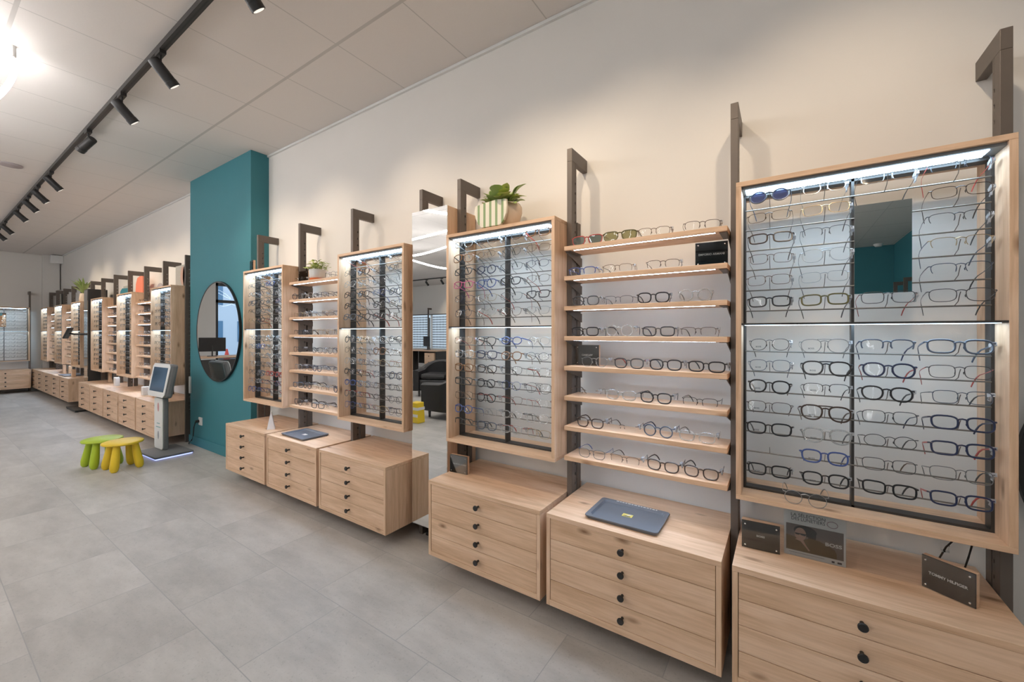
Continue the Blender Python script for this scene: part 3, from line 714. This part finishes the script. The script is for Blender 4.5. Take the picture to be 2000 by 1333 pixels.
link('lettering', text_mesh('LA SÉLECTION', .0165, M['ink'], sx=.95), t, loc=(-.018, -.0008, .150))
link('lettering', text_mesh('DES LUNETIERS', .0165, M['ink'], sx=.88), t, loc=(-.018, -.0008, .136))
MB().tube([(.052+.015*math.cos(a*PI/8), -.0008, .138+.011*math.sin(a*PI/8)) for a in range(16)], .0012, 4, closed=True).build('stamp', pbr('stamp_ink', (.42,.28,.32), .6), t)
MB().box(-.075,-.0008,.012,.03,-.0002,.0128).box(.05,-.0008,.006,.058,-.0002,.012).box(.066,-.0008,.006,.078,-.0002,.012).build('fine_print', M['ink'], t)

# trays
def tray(loc, w, d, rz, label, card):
    t = thing('tray', label, 'tray', loc, rz, 'dark plastic trays')
    def rr(w, d, r, n=5):
        p = []
        for cx, cy, a0 in ((w/2-r, d/2-r, 0), (-w/2+r, d/2-r, 90), (-w/2+r, -d/2+r, 180), (w/2-r, -d/2+r, 270)):
            for k in range(n+1):
                a = math.radians(a0+90*k/n); p.append((cx+r*math.cos(a), cy+r*math.sin(a)))
        return p
    b = MB(); rings = [(rr(w-.016, d-.016, .014), 0), (rr(w, d, .016), .013), (rr(w-.002, d-.002, .016), .016), (rr(w-.036, d-.036, .02), .016), (rr(w-.046, d-.046, .02), .006)]
    n = len(rings[0][0]); vs = [(x, y, z) for ring, z in rings for x, y in ring]
    fs = [(i*n+k, i*n+(k+1) % n, (i+1)*n+(k+1) % n, (i+1)*n+k) for i in range(len(rings)-1) for k in range(n)]
    fs += [tuple(range(n-1, -1, -1)), tuple((len(rings)-1)*n+k for k in range(n))]
    b.add(vs, fs); b.build('tray_body', M['tray'], t, smooth=True)
    c = MB().box(-.022, -.014, .0062, .022, .014, .0072).build('sticker', M['nikon'] if card else M['paper'], t)
    if card:
        MB().add([(-.012,-.008,.0074),(.004,-.004,.0074),(.018,.012,.0074),(.006,.012,.0074)], [(0,1,2,3)]).build('logo_rays', M['paper'], c)  # white diagonal rays printed in the logo
        me = text_mesh('Nikon', .0115, M['ink'], sx=1.05, bold=.0002)
        for v in me.vertices: v.co = (v.co.x, v.co.z, -v.co.y)
        link('lettering', me, c, loc=(0, -.0085, .0076))
        s = MB(); x = -.085
        while x < .1:
            l = R.uniform(.006, .014); s.box(x, d/2-.0135, .0161, x+l, d/2-.0075, .0163); x += l+.004
        s.build('rim_print', M['letter'], t)
    return t
tray((-.572, 1.778, DZ1), .315, .228, 0.0, 'dark grey tray with a yellow card on the near drawer unit', True)
tray((-3.163, 1.772, DZ1), .34, .215, -.03, 'dark grey tray with a pale sticker on the farther drawer unit', False)
# folded paper card
t = thing('paper_card', 'small white folded paper card standing near the teal column', 'card', (-3.62, 1.735, DZ1), -.5)
MB().prism([(-.03,0),(.03,0),(.002,.145),(-.002,.145)], -.036, .036, 'x').build('paper', M['paper'], t)
MB().prism([(-.0252,.03),(-.0248,.03),(-.0208,.052),(-.0214,.052)], -.015, .015, 'x').build('printed_mark', M['leaf2'], t)

# cables under nearest cabinet
t = thing('power_cable', 'thin black cable with clear connector under the nearest cabinet, right side', 'cable', (.50, 1.95, DZ1))
MB().tube([(.0,0,.186),(-.012,.0,.14),(-.04,.01,.09),(-.055,.03,.03),(-.057,.05,.0025)], .0028, 6).build('cord', M['black'], t, smooth=True)
MB().box(-.052,.0,.075,-.034,.02,.10).build('connector', M['acrylic'], t)
tag(MB().tube([(.035,1.95-1.95,.186),(.02,.0,.13),(.012,.01,.07),(.01,.03,.03),(.008,.04,.0025)], .0028, 6).build('power_cable', M['black'], None, True, loc=(.50,1.95,DZ1)), 'second thin black cable next to the right-end post under the nearest cabinet', 'cable')

# ------------------------------------------------------------------ plants
def leaf(mb, base, tip_dir, length, width, normal, mi=0, curl=.25):
    d = Vector(tip_dir).normalized(); n = Vector(normal); s = d.cross(n).normalized(); n = s.cross(d).normalized()
    rows = []; B = Vector(base); K = 7
    for i in range(K+1):
        u = i/K; wv = width*math.sin(PI*min(1, u*.93+.05))**.75*(1 if u < 1 else .05)
        c = B + d*(length*u) - n*(curl*length*u*u)
        rows.append([c - s*wv + n*wv*.22, c, c + s*wv + n*wv*.22])
    vs = [p for r in rows for p in r]; fs = []
    for i in range(K):
        for j in range(2): a = i*3+j; fs.append((a, a+1, a+4, a+3))
    mb.add(vs, fs, mi)
t = thing('potted_plant', 'broad-leaved plant in a green-striped pot on top of the display cabinet', 'potted plant', (-1.312, 1.862, CZ1))
pot = MB(); prof = []
NN = 28; ringsP = []
for r_, z_ in ((.070,0),(.088,.012),(.112,.05),(.124,.09),(.124,.118),(.112,.138),(.102,.138),(.108,.10)):
    ringsP.append([(r_*math.cos(2*PI*k/NN), .72*r_*math.sin(2*PI*k/NN), z_) for k in range(NN)])
vs = [p for r in ringsP for p in r]
fs = [(i*NN+k, i*NN+(k+1) % NN, (i+1)*NN+(k+1) % NN, (i+1)*NN+k) for i in range(len(ringsP)-1) for k in range(NN)] + [tuple(range(NN-1, -1, -1))]
pot.add(vs, fs); pot.build('pot', M['cream'], t, smooth=True)
fp = MB(); pts = [(-.112,.132),(-.114,.10),(-.108,.065),(-.09,.032),(-.066,.006),(.062,.006),(.085,.03),(.100,.062),(.104,.10),(.100,.140),(.04,.146),(-.03,.142)]
fp.prism([(x-.004, z) for x, z in pts], -.0965, -.080, 'y'); fp.build('striped_face', M['stripe'], t, bevel=.003)
MB().lathe([(.09,.112),(.001,.116)], 20).build('soil', M['soil'], t).scale = (1,.7,1)
lv = MB(); q = random.Random(12); stm = MB()
for k in range(70):
    a = q.uniform(0, 2*PI); e = q.uniform(.2, 1.5); rad = q.uniform(.01,.06)
    b0 = Vector((math.cos(a)*rad, math.sin(a)*rad*.7, .12)); d = Vector((math.cos(a)*math.cos(e), math.sin(a)*math.cos(e)*.75, math.sin(e)+.15)).normalized()
    sl = q.uniform(.02,.085); b1 = b0 + d*sl
    stm.tube([b0, b0+d*sl*.5+Vector((0,0,.006)), b1], .0022, 5)
    leaf(lv, b1, d + Vector((0,0,-.25)), q.uniform(.055,.078), q.uniform(.028,.038), Vector((-d.x*.4, -d.y*.4-.25, 1)), q.choice([0,0,1]), q.uniform(.1,.5))
lv.build('foliage', [M['leaf'], M['leaf2']], t, smooth=True); stm.build('stems', M['leaf2'], t)
t = thing('potted_plant', 'small bushy plant in a white pot with orange saucer on the top shelf', 'potted plant', (-3.13, 1.86, SZ[0]))
MB().lathe([(.05,.014),(.062,.03),(.066,.085),(.058,.088),(.054,.075)], 24, cap=False).lathe([(.05,.014),(.001,.014)], 24, cap=False).build('pot', M['white'], t, smooth=True)
MB().lathe([(.055,0),(.062,.016),(.05,.016),(.001,.013)], 24).build('saucer', M['orange'], t, smooth=True)
lv = MB()
for k in range(150):
    a = q.uniform(0, 2*PI); e = q.uniform(-.1, 1.5); rr_ = q.uniform(.03,.10)
    p = Vector((math.cos(a)*math.cos(e)*rr_*1.15, math.sin(a)*math.cos(e)*rr_*.8, .085+abs(math.sin(e))*rr_*.8))
    leaf(lv, p, (math.cos(a), math.sin(a), q.uniform(-.2,.9)), .028, .008, (q.uniform(-.4,.4), -.4, 1), q.choice([0,1,1]), .3)
for k in range(14):
    a = q.uniform(0, 2*PI); lv.tube([(0,0,.07), (.045*math.cos(a), .04*math.sin(a), .13)], .0015, 4, 0)
lv.build('foliage', [M['leaf'], M['leaf2']], t)
MB().lathe([(.05,.07),(.001,.074)], 16).build('soil', M['soil'], t)
t = thing('potted_palm', 'palm with long green fronds in a pale pot beside the measuring column', 'potted plant', (-10.80, 1.86, CZ1))
MB().lathe([(.05,0),(.07,.05),(.055,.16),(.045,.15),(.05,.06)], 20).build('pot', M['cream'], t, smooth=True)
lv = MB()
for k in range(20):
    a = q.uniform(0, 2*PI); e = q.uniform(.65, 1.4)
    d = Vector((math.cos(a)*math.cos(e), math.sin(a)*math.cos(e)*.5-.1, math.sin(e)))
    leaf(lv, (0, 0, .14), d, q.uniform(.24,.34), .020, (-d.x, -d.y, .6), q.choice([0,1]), .35)
lv.build('fronds', [M['leaf'], M['leaf2']], t)

# ------------------------------------------------------------------ stools
def stool(cx, cy, rz, m, label):
    t = thing('stool', label, 'stool', (cx, cy, 0), rz, 'plastic children stools')
    MB().lathe([(.001,.243),(.135,.243),(.150,.247),(.156,.256),(.152,.266),(.138,.271),(.001,.273)], 40).build('seat', m, t, smooth=True)
    for k in range(4):
        a = PI/4 + k*PI/2; c, s = math.cos(a), math.sin(a)
        pts = [(c*.095, s*.095, .250), (c*.104, s*.104, .19), (c*.118, s*.118, .11), (c*.130, s*.130, .05), (c*.134, s*.134, .018), (c*.135, s*.135, 0.001)]
        MB().tube(pts, [.026,.029,.034,.036,.031,.020], 16).build('leg', m, t, smooth=True)
    return t
stool(-5.358, 1.188, .1, M['yellow'], 'bright yellow plastic child stool in front of the kiosk')
stool(-5.66, 1.103, .15, M['green'], 'lime green plastic child stool partly behind the yellow one')

# ------------------------------------------------------------------ children's kiosk
t = thing('kiosk', 'grey and white touchscreen kiosk on a base plate with blue glow', 'kiosk', (-5.63, 1.60, 0), .04)
MB().box(-.245,-.175,.012,.245,.165,.034).build('base', M['greyplas'], t, bevel=.006)
MB().box(-.235,-.165,.003,.235,.155,.012).build('glow_strip', M['blue_led'], t)
MB().box(-.245,-.02,.034,-.012,.028,.60).build('column_body', M['greyplas'], t, bevel=.012)
cp = MB(); cp.prism([(-.24,.06),(-.225,.04),(-.032,.04),(-.018,.06),(-.018,.58),(-.032,.60),(-.225,.60),(-.24,.58)], -.028, -.0205, 'y'); fc = cp.build('front_panel', M['white'], t)
M['printp'] = pbr('print_rose', (.55,.28,.28), .6); M['printg'] = pbr('print_grey', (.32,.34,.36), .6); M['printt'] = pbr('print_teal', (.25,.45,.45), .6)
MB().prism(ell(-.130,.50,.022,.05), -.0289, -.0281, 'y').build('sticker', M['printp'], fc)
MB().box(-.17,-.0289,.315,-.09,-.0281,.325).box(-.19,-.0289,.275,-.07,-.0281,.285).build('sticker_text', M['printt'], fc)
MB().prism(ell(-.130,.19,.018,.045), -.0289, -.0281, 'y').build('sticker', M['printg'], fc)
hd = thing('screen_head', '', 'x'); del hd['label']; del hd['category']; hd.parent = t; hd.location = (-.12, .005, .795); hd.rotation_euler = (-.17, 0, 0)
hb = MB(); hb.box(-.235,-.028,-.185,.235,.045,.185); hb.build('housing', M['greyplas'], hd, bevel=.025)
MB().prism([(-.23,-.15),(-.195,-.182),(.195,-.182),(.23,-.15),(.23,.15),(.195,.182),(-.195,.182),(-.23,.15)], -.034, -.027, 'y').build('bezel', M['white'], hd)
MB().box(-.19,-.0355,-.125,.19,-.0342,.14).build('screen', M['screen'], hd)
t = thing('power_outlet', 'white double wall outlet low on the teal column with black plug', 'outlet', (-5.60, 1.911, .30))
MB().box(-.045,-.011,-.045,.045,0,.045).build('plate', M['white'], t, bevel=.003)
MB().cyl((-.03,-.012,0),(-.03,-.045,-.002),.018,.014,12).build('plug', M['black'], t)
tag(MB().tube([(-5.63,1.868,.296),(-5.64,1.855,.24),(-5.645,1.85,.14),(-5.66,1.84,.085),(-5.72,1.84,.06),(-5.80,1.86,.03),(-5.86,1.88,.006)], .006, 8).build('power_cable', M['black'], None, True), 'black cable drooping from the outlet on the teal column', 'cable')
tag(MB().box(-5.915,1.893,.60,-5.885,1.911,.80).build('wall_box', M['white'], None, bevel=.003), 'narrow white box on the left edge of the teal column', 'wall box')

# ------------------------------------------------------------------ measuring column between middle and far rows
t = thing('measuring_column', 'tall dark measuring column with tilted tablet and black base plate', 'measuring column', (-10.02, 1.70, 0))
MB().box(-.40,-.125,.012,.28,.20,.035).build('base', M['dgrey'], t, bevel=.004)
MB().box(-.16,.06,.035,.10,.30,2.08).build('tower', M['dgrey'], t, bevel=.004)
MB().box(-.15,.052,.20,.09,.058,2.06).build('mirror_front', M['mirror'], t)
MB().cyl((-.10,.055,1.30),(-.17,-.06,1.30),.016).cyl((-.17,-.06,1.30),(-.24,-.10,1.31),.014).build('arm', M['black'], t)
tb = MB().box(-.13,-.012,-.10,.13,.012,.10).build('tablet', M['black'], t, bevel=.004); tb.location = (-.27,-.12,1.32); tb.rotation_euler = (-.35,0,-.35)
MB().box(-.115,-.0135,-.085,.115,-.0122,.085).build('screen', M['screen'], tb)
for x in (-.36, .24): MB().lathe([(.022,0),(.022,.012)], 14, c=(x,-.10,0)).build('foot', M['black'], t)

# boards, cards and small things on the middle and far rows
def board(name, pts, m, loc, rz, label, cat='display board', d=.012, sub=()):
    t = thing(name, label, cat, loc, rz)
    MB().prism(pts, 0, d, 'y').build('panel', m, t)
    for nm, p, mm in sub: MB().prism(p, -.0012, -.0002, 'y').build(nm, mm, t)
    return t
rect = lambda w, h: [(-w/2,0),(w/2,0),(w/2,h),(-w/2,h)]
arch = lambda w, h: [(-w/2,0),(w/2,0)] + [(w/2*math.cos(a*PI/12), h-w/2+w/2*math.sin(a*PI/12)) for a in range(13)]
M['printgrey'] = pbr('print_beach', (.42,.41,.37), .6, noise=.15)
board('photo_board', rect(.60,.30), M['printgrey'], (-6.34,1.985,CZ1), 0, 'photo board with a brown-haired head on the cabinet next to the teal column', sub=(('head_print', ell(-.06,.16,.07,.12), M['pinkb']), ('hair_print', ell(.0,.15,.05,.13), M['f_dark brown'])))
board('arch_board', arch(.26,.26), M['greyb'], (-7.12,1.95,SZ[0]), 0, 'mauve arched board on the right top shelf of the middle row')
board('arch_board', [(-.17,0),(.17,0),(.17,.26),(.05,.27),(-.08,.25),(-.15,.16)], M['coral'], (-7.95,1.94,CZ1), 0, 'coral rounded board on the centre cabinet of the middle row')
board('arch_board', [(-.22,0),(.22,0),(.22,.27),(-.08,.28),(-.17,.24),(-.22,.15)], M['tealb'], (-8.62,1.92,SZ[0]), 0, 'deep teal rounded board on the left top shelf of the middle row')
board('photo_board', rect(.30,.32), M['printgrey'], (-8.62,1.95,SZ[0]+.0), 0, 'pale photo board with a pink figure behind the teal board', d=.01, sub=(('figure_print', [(-.12,0),(-.02,0),(-.03,.2),(-.06,.26),(-.10,.18)], M['coral']),))
board('photo_board', rect(.50,.42), M['printgrey'], (-13.98,1.99,CZ1), 0, 'photo board with two children on the farthest cabinet', sub=(('figure_print', ell(-.12,.22,.07,.16), M['printp']), ('figure_print', ell(.10,.20,.08,.17), M['pinkb'])))
def block(name, x, y, w, d, h, m, label, cat='display block', z=DZ1, rz=0):
    return tag(MB().box(-w/2,-d/2,0,w/2,d/2,h).build(name, m, None, bevel=.003, loc=(x,y,z), rotz=rz), label, cat)
block('display_block', -8.52, 1.82, .10, .05, .13, M['paper'], 'white block with wood back on the middle row counter, left of centre')
block('display_block', -9.28, 1.90, .09, .03, .15, WZ, 'thin oak block at the left end of the middle row counter')
block('display_block', -6.95, 1.76, .07, .07, .11, M['white'], 'white block on the middle row counter near the kiosk')
block('display_block', -6.62, 1.80, .05, .12, .20, WZ, 'upright oak slab on the middle row counter behind the kiosk')
block('display_block', -12.05, 1.80, .10, .04, .17, WZ, 'oak block on the far row counter, left one')
block('display_block', -11.78, 1.84, .08, .04, .16, WZ, 'oak block on the far row counter, middle one')
block('display_block', -10.88, 1.74, .07, .05, .14, WZ, 'oak block on the far row counter by the tray')
tray((-11.35, 1.80, DZ1), .55, .30, 0, 'dark tray on the far row counter', False)
tag(MB().box(-.06,-.1,-.09,.06,.1,.09).build('alarm_box', M['white'], None, bevel=.01, loc=(-14.06,1.98,3.03)), 'small white alarm box high in the far corner', 'alarm box')
tag(MB().lathe([(.085,0),(.09,.004),(.09,.012)], 32, c=(-6.93,.64,ZC-.0125)).build('ceiling_speaker', M['greyb'], None, True), 'flat round grey ceiling speaker left of the track', 'ceiling speaker')

# ------------------------------------------------------------------ ceiling track and spotlights
WARM = (1.0, .80, .58)
def track(x0, x1, y, label, m=None):
    t = thing('lighting_track', label, 'lighting track', (x0, y, ZC-.034))
    MB().box(0,-.0175,0,x1-x0,.0175,.034).box(0,-.012,-.001,x1-x0,-.004,.0,0).box(0,.004,-.001,x1-x0,.012,.0,0).build('rail', M['dgrey'], t)
    MB().box(0,-.0045,-.0012,x1-x0,.0045,.002).build('slot', M['black'], t)
    return t
track(XE+.1, 1.8, .905, 'long black lighting track on the ceiling above the display wall')
track(-13.0, 1.0, -6.15, 'black lighting track at the back of the shop seen in the tall mirror')
SPOT_W = 42
def spotlight(x, y, d, label, power=None, L=.165, r=.033, group='black track spotlights', blend=1.0, size=78):
    t = thing('spotlight', label, 'spotlight', (x, y, ZC-.0345), 0, group)
    MB().box(-.045,-.017,-.022,.045,.017,0).cyl((0,0,-.022),(0,0,-.075),.007,None,10).build('adapter', M['black'], t)
    d = Vector(d).normalized(); c = Vector((0, 0, -.105)); a = c - d*L*.35; e = c + d*L*.65
    MB().tube([a, a+d*.004, c, e-d*.035, e-d*.033, e], [r*.93, r, r, r, r*1.07, r*1.07], 24).build('head', M['black'], t, smooth=True)
    MB().tube([e-d*.002, e+d*.0006], r*.86, 24).build('lamp_face', M['lamp'], t)
    li = bpy.data.lights.new('lamp', 'SPOT'); li.energy = power if power is not None else SPOT_W; li.color = WARM; li.spot_size = math.radians(size); li.spot_blend = blend; li.shadow_soft_size = .028
    o = bpy.data.objects.new('lamp', li); C.objects.link(o); o.parent = t
    o.location = e + d*.012; o.rotation_euler = d.to_track_quat('-Z', 'Y').to_euler()
    return t
dn = (0.0, .72, -.78)
SX = [-2.16, -3.285, -4.107, -6.736, -7.514, -8.184, -9.007, -10.35, -11.15]
for k, x in enumerate(SX): spotlight(x, .905, dn, 'black cylinder spotlight aimed at the display wall, %s from the camera' % ORD[k])
spotlight(-5.10, .905, (-.75,-.35,-.55), 'black cylinder spotlight turned away from the display wall', power=30)
for k, x in enumerate((-1.24, -.66, .19)): spotlight(x, .905, dn, 'black cylinder spotlight out of frame above the nearest cabinets, %s one' % ORD[k])
for x in (-9.94, -9.25): spotlight(x, -6.15, (0,-.7,-.7), 'black spotlight on the back track, ' + ('left' if x < -9.5 else 'right') + ' one in the tall mirror', power=70)

# rope light: looping LED tube hung from ceiling cups
def rope(pts, label, cups):
    t = thing('rope_light', label, 'pendant light', (0,0,0))
    P = []; n = len(pts)
    for i in range(n):
        p0, p1, p2, p3 = [Vector(pts[(i+j-1) % n]) for j in range(4)]
        for s in range(10):
            u = s/10; P.append(.5*((2*p1)+(p2-p0)*u+(2*p0-5*p1+4*p2-p3)*u*u+(3*p1-p0-3*p2+p3)*u**3))
    MB().tube(P, .016, 8, closed=True).build('tube', M['rope'], t, smooth=True)
    for c in cups: MB().lathe([(.028,ZC-c[2]),(.028,-.012),(.02,-.014)], 16, c=c).build('ceiling_cup', M['white'], t)
cp1 = [(-4.06,.372,3.085), (-5.9,-.5,3.085), (-4.6,-2.3,3.085), (-7.2,-1.9,3.085), (-3.2,-1.4,3.085)]
rope([cp1[0], (-4.33,.345,2.89), (-4.85,.05,2.68), (-5.5,-.1,2.62), cp1[1], (-5.6,-1.4,2.7), cp1[2], (-5.7,-2.7,2.65), cp1[3], (-6.9,-.8,2.7), (-5.2,-.55,2.66), cp1[4], (-3.0,-.4,2.75), (-3.7,.02,2.85)],
     'glowing white rope light looping from ceiling cups near the upper left', cp1)
cp2 = [(-9.5,-.8,3.085), (-11.3,-2.0,3.085), (-9.6,-3.4,3.085), (-8.0,-2.2,3.085)]  # added loop out of view, for ambient light
rope([cp2[0], (-10.6,-.6,2.7), cp2[1], (-11.0,-3.3,2.65), cp2[2], (-8.6,-3.6,2.7), cp2[3], (-8.4,-1.0,2.7)], 'added out-of-view rope light for fill farther back in the shop', cp2)
cp4 = [(-3.0,-4.0,3.085), (-5.2,-4.2,3.085), (-5.6,-6.0,3.085), (-2.8,-6.2,3.085)]  # extra unseen loop, put in to raise the ambient light
rope([cp4[0], (-4.1,-3.8,2.7), cp4[1], (-5.9,-5.0,2.65), cp4[2], (-4.2,-6.5,2.7), cp4[3], (-2.5,-5.1,2.7)], 'added unseen rope light for fill over the back of the shop', cp4)
cp3 = [(-.6,-.6,3.085), (.1,-1.8,3.085), (-1.0,-3.0,3.085), (-2.4,-1.8,3.085)]  # added behind the camera to brighten the near units
rope([cp3[0], (0.0,-.9,2.7), cp3[1], (-.1,-3.0,2.65), cp3[2], (-2.3,-2.9,2.7), cp3[3], (-1.6,-.7,2.7)], 'added rope light behind the camera for fill light', cp3)

# ------------------------------------------------------------------ the rest of the shop, seen in the mirrors
def armchair(x, y, rz, label):
    t = thing('armchair', label, 'armchair', (x, y, 0), rz, 'black leather tub armchairs')
    MB().box(-.30,-.33,.12,.30,.25,.36).build('base', M['leather'], t, bevel=.04)
    MB().box(-.27,-.34,.36,.27,.22,.47).build('seat_cushion', M['leather'], t, bevel=.05)
    b = MB(); path = []
    for k in range(17):
        a = PI*k/16; path.append((.36*math.cos(a), .05+.30*math.sin(a), .56+.17*math.sin(a)**1.2))
    path = [(.36,-.34,.54)] + path + [(-.36,-.34,.54)]
    n = len(path)
    vs = []
    for (px, py, pz) in path:
        c = Vector((px, py-.02, 0)); out = Vector((px, max(0, py-.05), 0)).normalized() if py > .05 else Vector((math.copysign(1, px), 0, 0))
        for (o_, z_) in ((-.07,.12),(-.07,pz-.03),(-.04,pz),(.04,pz),(.07,pz-.03),(.06,.12)): vs.append((px+out.x*o_, py+out.y*o_, z_))
    fs = [(i*6+k, i*6+(k+1) % 6, (i+1)*6+(k+1) % 6, (i+1)*6+k) for i in range(n-1) for k in range(6)] + [tuple(range(6)), tuple((n-1)*6+k for k in range(5, -1, -1))]
    b.add(vs, fs); b.build('back_and_arms', M['leather'], t, smooth=True)
    for sx_ in (-.30, .30):
        for yy in (-.28, .24): MB().cyl((sx_, yy, 0), (sx_, yy, .13), .018, .025, 10).build('leg', M['dgrey'], t)
    return t
armchair(-4.36, -1.32, -PI/2, 'black leather tub armchair, nearer one in the tall mirror')
armchair(-6.15, -2.75, PI-.45, 'black leather tub armchair facing out, farther one in the tall mirror')
t = thing('striped_bag', 'yellow and white striped bag on the floor in the tall mirror', 'bag', (-4.50, -.62, 0))
MB().prism([(-.10,0),(.10,0),(.075,.30),(-.075,.30)], -.07, .07, 'y').build('body', M['yellow'], t, bevel=.01)
for z in (.09,.19): MB().box(-.088,-.073,z,.088,.073,z+.04).build('stripe', M['paper'], t)
def desk(x, y, rz, label, mlab, pedestal=True):
    t = thing('desk', label, 'desk', (x, y, 0), rz)
    MB().box(-.80,-.38,.715,.80,.38,.745).build('desk_top', WX, t, bevel=.003)
    MB().box(-.70,.30,.25,.70,.32,.68).build('modesty_panel', M['dgrey'], t)
    for s in (-.74, .74): MB().box(s-.03,-.3,0,s+.03,.3,.715).build('leg', M['dgrey'], t)
    if pedestal:
        p = MB().box(-.68,-.34,.05,-.25,.24,.66).build('pedestal', WX, t, bevel=.002)
        for k in range(3): MB().lathe([(.006,0),(.014,-.02),(.014,-.026)], 12, axis='y').build('knob', M['black'], p, loc=(-.46,-.34,.16+k*.2))
    t2 = thing('monitor', mlab, 'monitor', (x, y, .745), rz+.4)
    MB().box(-.27,-.012,.12,.27,.02,.46).build('screen_panel', M['black'], t2, bevel=.004)
    MB().cyl((0,.03,.012),(0,.03,.26),.015,None,10).box(-.1,-.07,0,.1,.11,.012).build('stand', M['dgrey'], t2)
desk(-10.1, -6.3, PI, 'oak desk with dark legs at the back, seen in the tall mirror', 'dark monitor on the back desk seen in the tall mirror')
desk(-11.7, -.45, -PI/2-.0, 'oak desk near the street window seen in the round mirror', 'monitor on the desk by the street window')
# backlit wall of frames at the back
M['backlit'] = emit('backlit_panel', (.72,.86,1.0), 1.1)
bl = MB(); fr = MB(); ds = MB()
for k, (x0, x1) in enumerate(((-12.9,-11.2),(-11.05,-9.7),(-9.2,-7.8),(-7.6,-6.0))):
    t = thing('backlit_panel', 'glowing backlit wall panel of frames at the back of the shop, %s from the left' % ORD[3-k], 'display panel', (x0, YF+.02, .75), 0, 'backlit panels at the back')
    MB().box(0,0,0,x1-x0,.03,1.25).build('light_panel', M['backlit'], t)
    MB().box(-.02,0,1.25,x1-x0+.02,.10,1.28).build('top_rail', M['dgrey'], t)
    for r in range(13):
        z = .80 + r*.093; n = int((x1-x0)/.16)
        for c in range(n):
            x = x0 + .1 + c*.16
            for s in (-1, 1): ds.tube([(x+s*.035+.026*math.cos(a*PI/4), YF+.09, z+.02*math.sin(a*PI/4)) for a in range(8)], .011, 3, closed=True)
            ds.box(x-.065, YF+.052, z-.034, x+.065, YF+.058, z-.028)
    post(0, 'dark hooked rack post above the backlit panels at the back, %s from the left' % ORD[3-k], 'hooked rack posts', loc=(x1+.05, YF+.195, 0), rotz=PI)
tag(ds.build('eyeglasses', M['f_slate']), 'rows of dark frames silhouetted against the backlit panels in the tall mirror', 'eyeglasses', None, 'stuff')
for k, y in enumerate((-6.5, -5.75, -5.0)):
    post(0, 'dark hooked post on the teal wall in the small square mirror, %s from corner' % ORD[k], 'hooked rack posts', loc=(XR-.193, y, 0), rotz=-PI/2)
tag(MB().lathe([(.001,-.06),(.05,-.055),(.075,-.02),(.08,.0)], 20, c=(1.62,-7.35,ZC-.001)).build('dome_camera', M['white'], None, True), 'white dome camera at the teal corner seen in the small square mirror', 'camera')
# switch and exit sign on the left wall, street beyond the window
t = tag(MB().box(0,-.06,1.35,.03,.06,1.50).build('switch_plate', M['white'], None, loc=(XE,-.55,0)), 'white switch plate on the left wall seen in the round mirror', 'switch')
t = thing('exit_sign', 'small green exit sign on the left wall seen in the round mirror', 'sign', (XE, -.95, 1.12))
MB().box(0,-.09,-.06,.02,.09,.06).build('plate', pbr('sign_green', (.02,.30,.14), .5), t)
MB().box(.0205,-.05,-.03,.022,.05,.03).build('pictogram', M['letter'], t)
struct(MB().box(-32,-22,-.12,XE-.13,14,-.02).build('street_ground', pbr('asphalt', (.32,.32,.33), .9)))
fb = thing('building', 'pale facade with blue-grey panels across the street', 'building', (-27, -8, 0))
MB().box(0,-10,0,.5,10,9).build('facade', pbr('pale_facade', (.62,.64,.67), .8), fb)
wp = MB(); q = random.Random(9)
for i in range(12):
    for j in range(4): wp.box(.5, -9.5+i*1.6, .8+j*2.1, .53, -8.7+i*1.6+q.uniform(0,.5), 2.0+j*2.1)
wp.build('window_panels', pbr('blue_panels', (.10,.20,.30), .3), fb)
for y in (-4.6, -3.4):
    t = thing('traffic_cone', 'red traffic cone on the street, %s one' % ('left' if y < -4 else 'right'), 'cone', (-18.5, y, -.02))
    MB().lathe([(.16,.03),(.03,.7)], 16).build('cone_body', pbr('cone_red', (.7,.06,.03), .5), t)
    MB().box(-.2,-.2,0,.2,.2,.03).build('foot', M['black'], t)

# ------------------------------------------------------------------ world, sun, camera
w = bpy.data.worlds.new('world'); sc.world = w; w.use_nodes = True
bg = w.node_tree.nodes['Background']; bg.inputs[0].default_value = (.62,.80,1.0,1); bg.inputs[1].default_value = 2.6
cam = bpy.data.cameras.new('camera'); co = bpy.data.objects.new('camera', cam); C.objects.link(co)
F, CYP, YAW = 792.88, 650.55, math.radians(33.7113)
cam.sensor_width = 36; cam.sensor_fit = 'HORIZONTAL'; cam.lens = F/2000*36; cam.shift_y = -(666.5-CYP)/2000; cam.clip_start = .05
co.location = (0, 0, 1.3227); co.rotation_euler = (PI/2, 0, YAW)
sc.camera = co
vs_ = sc.view_settings; vs_.view_transform = 'Standard'; vs_.look = 'None'; vs_.gamma = 1; vs_.use_curve_mapping = False; vs_.exposure = -0.25
sc.cycles.transparent_max_bounces = 24
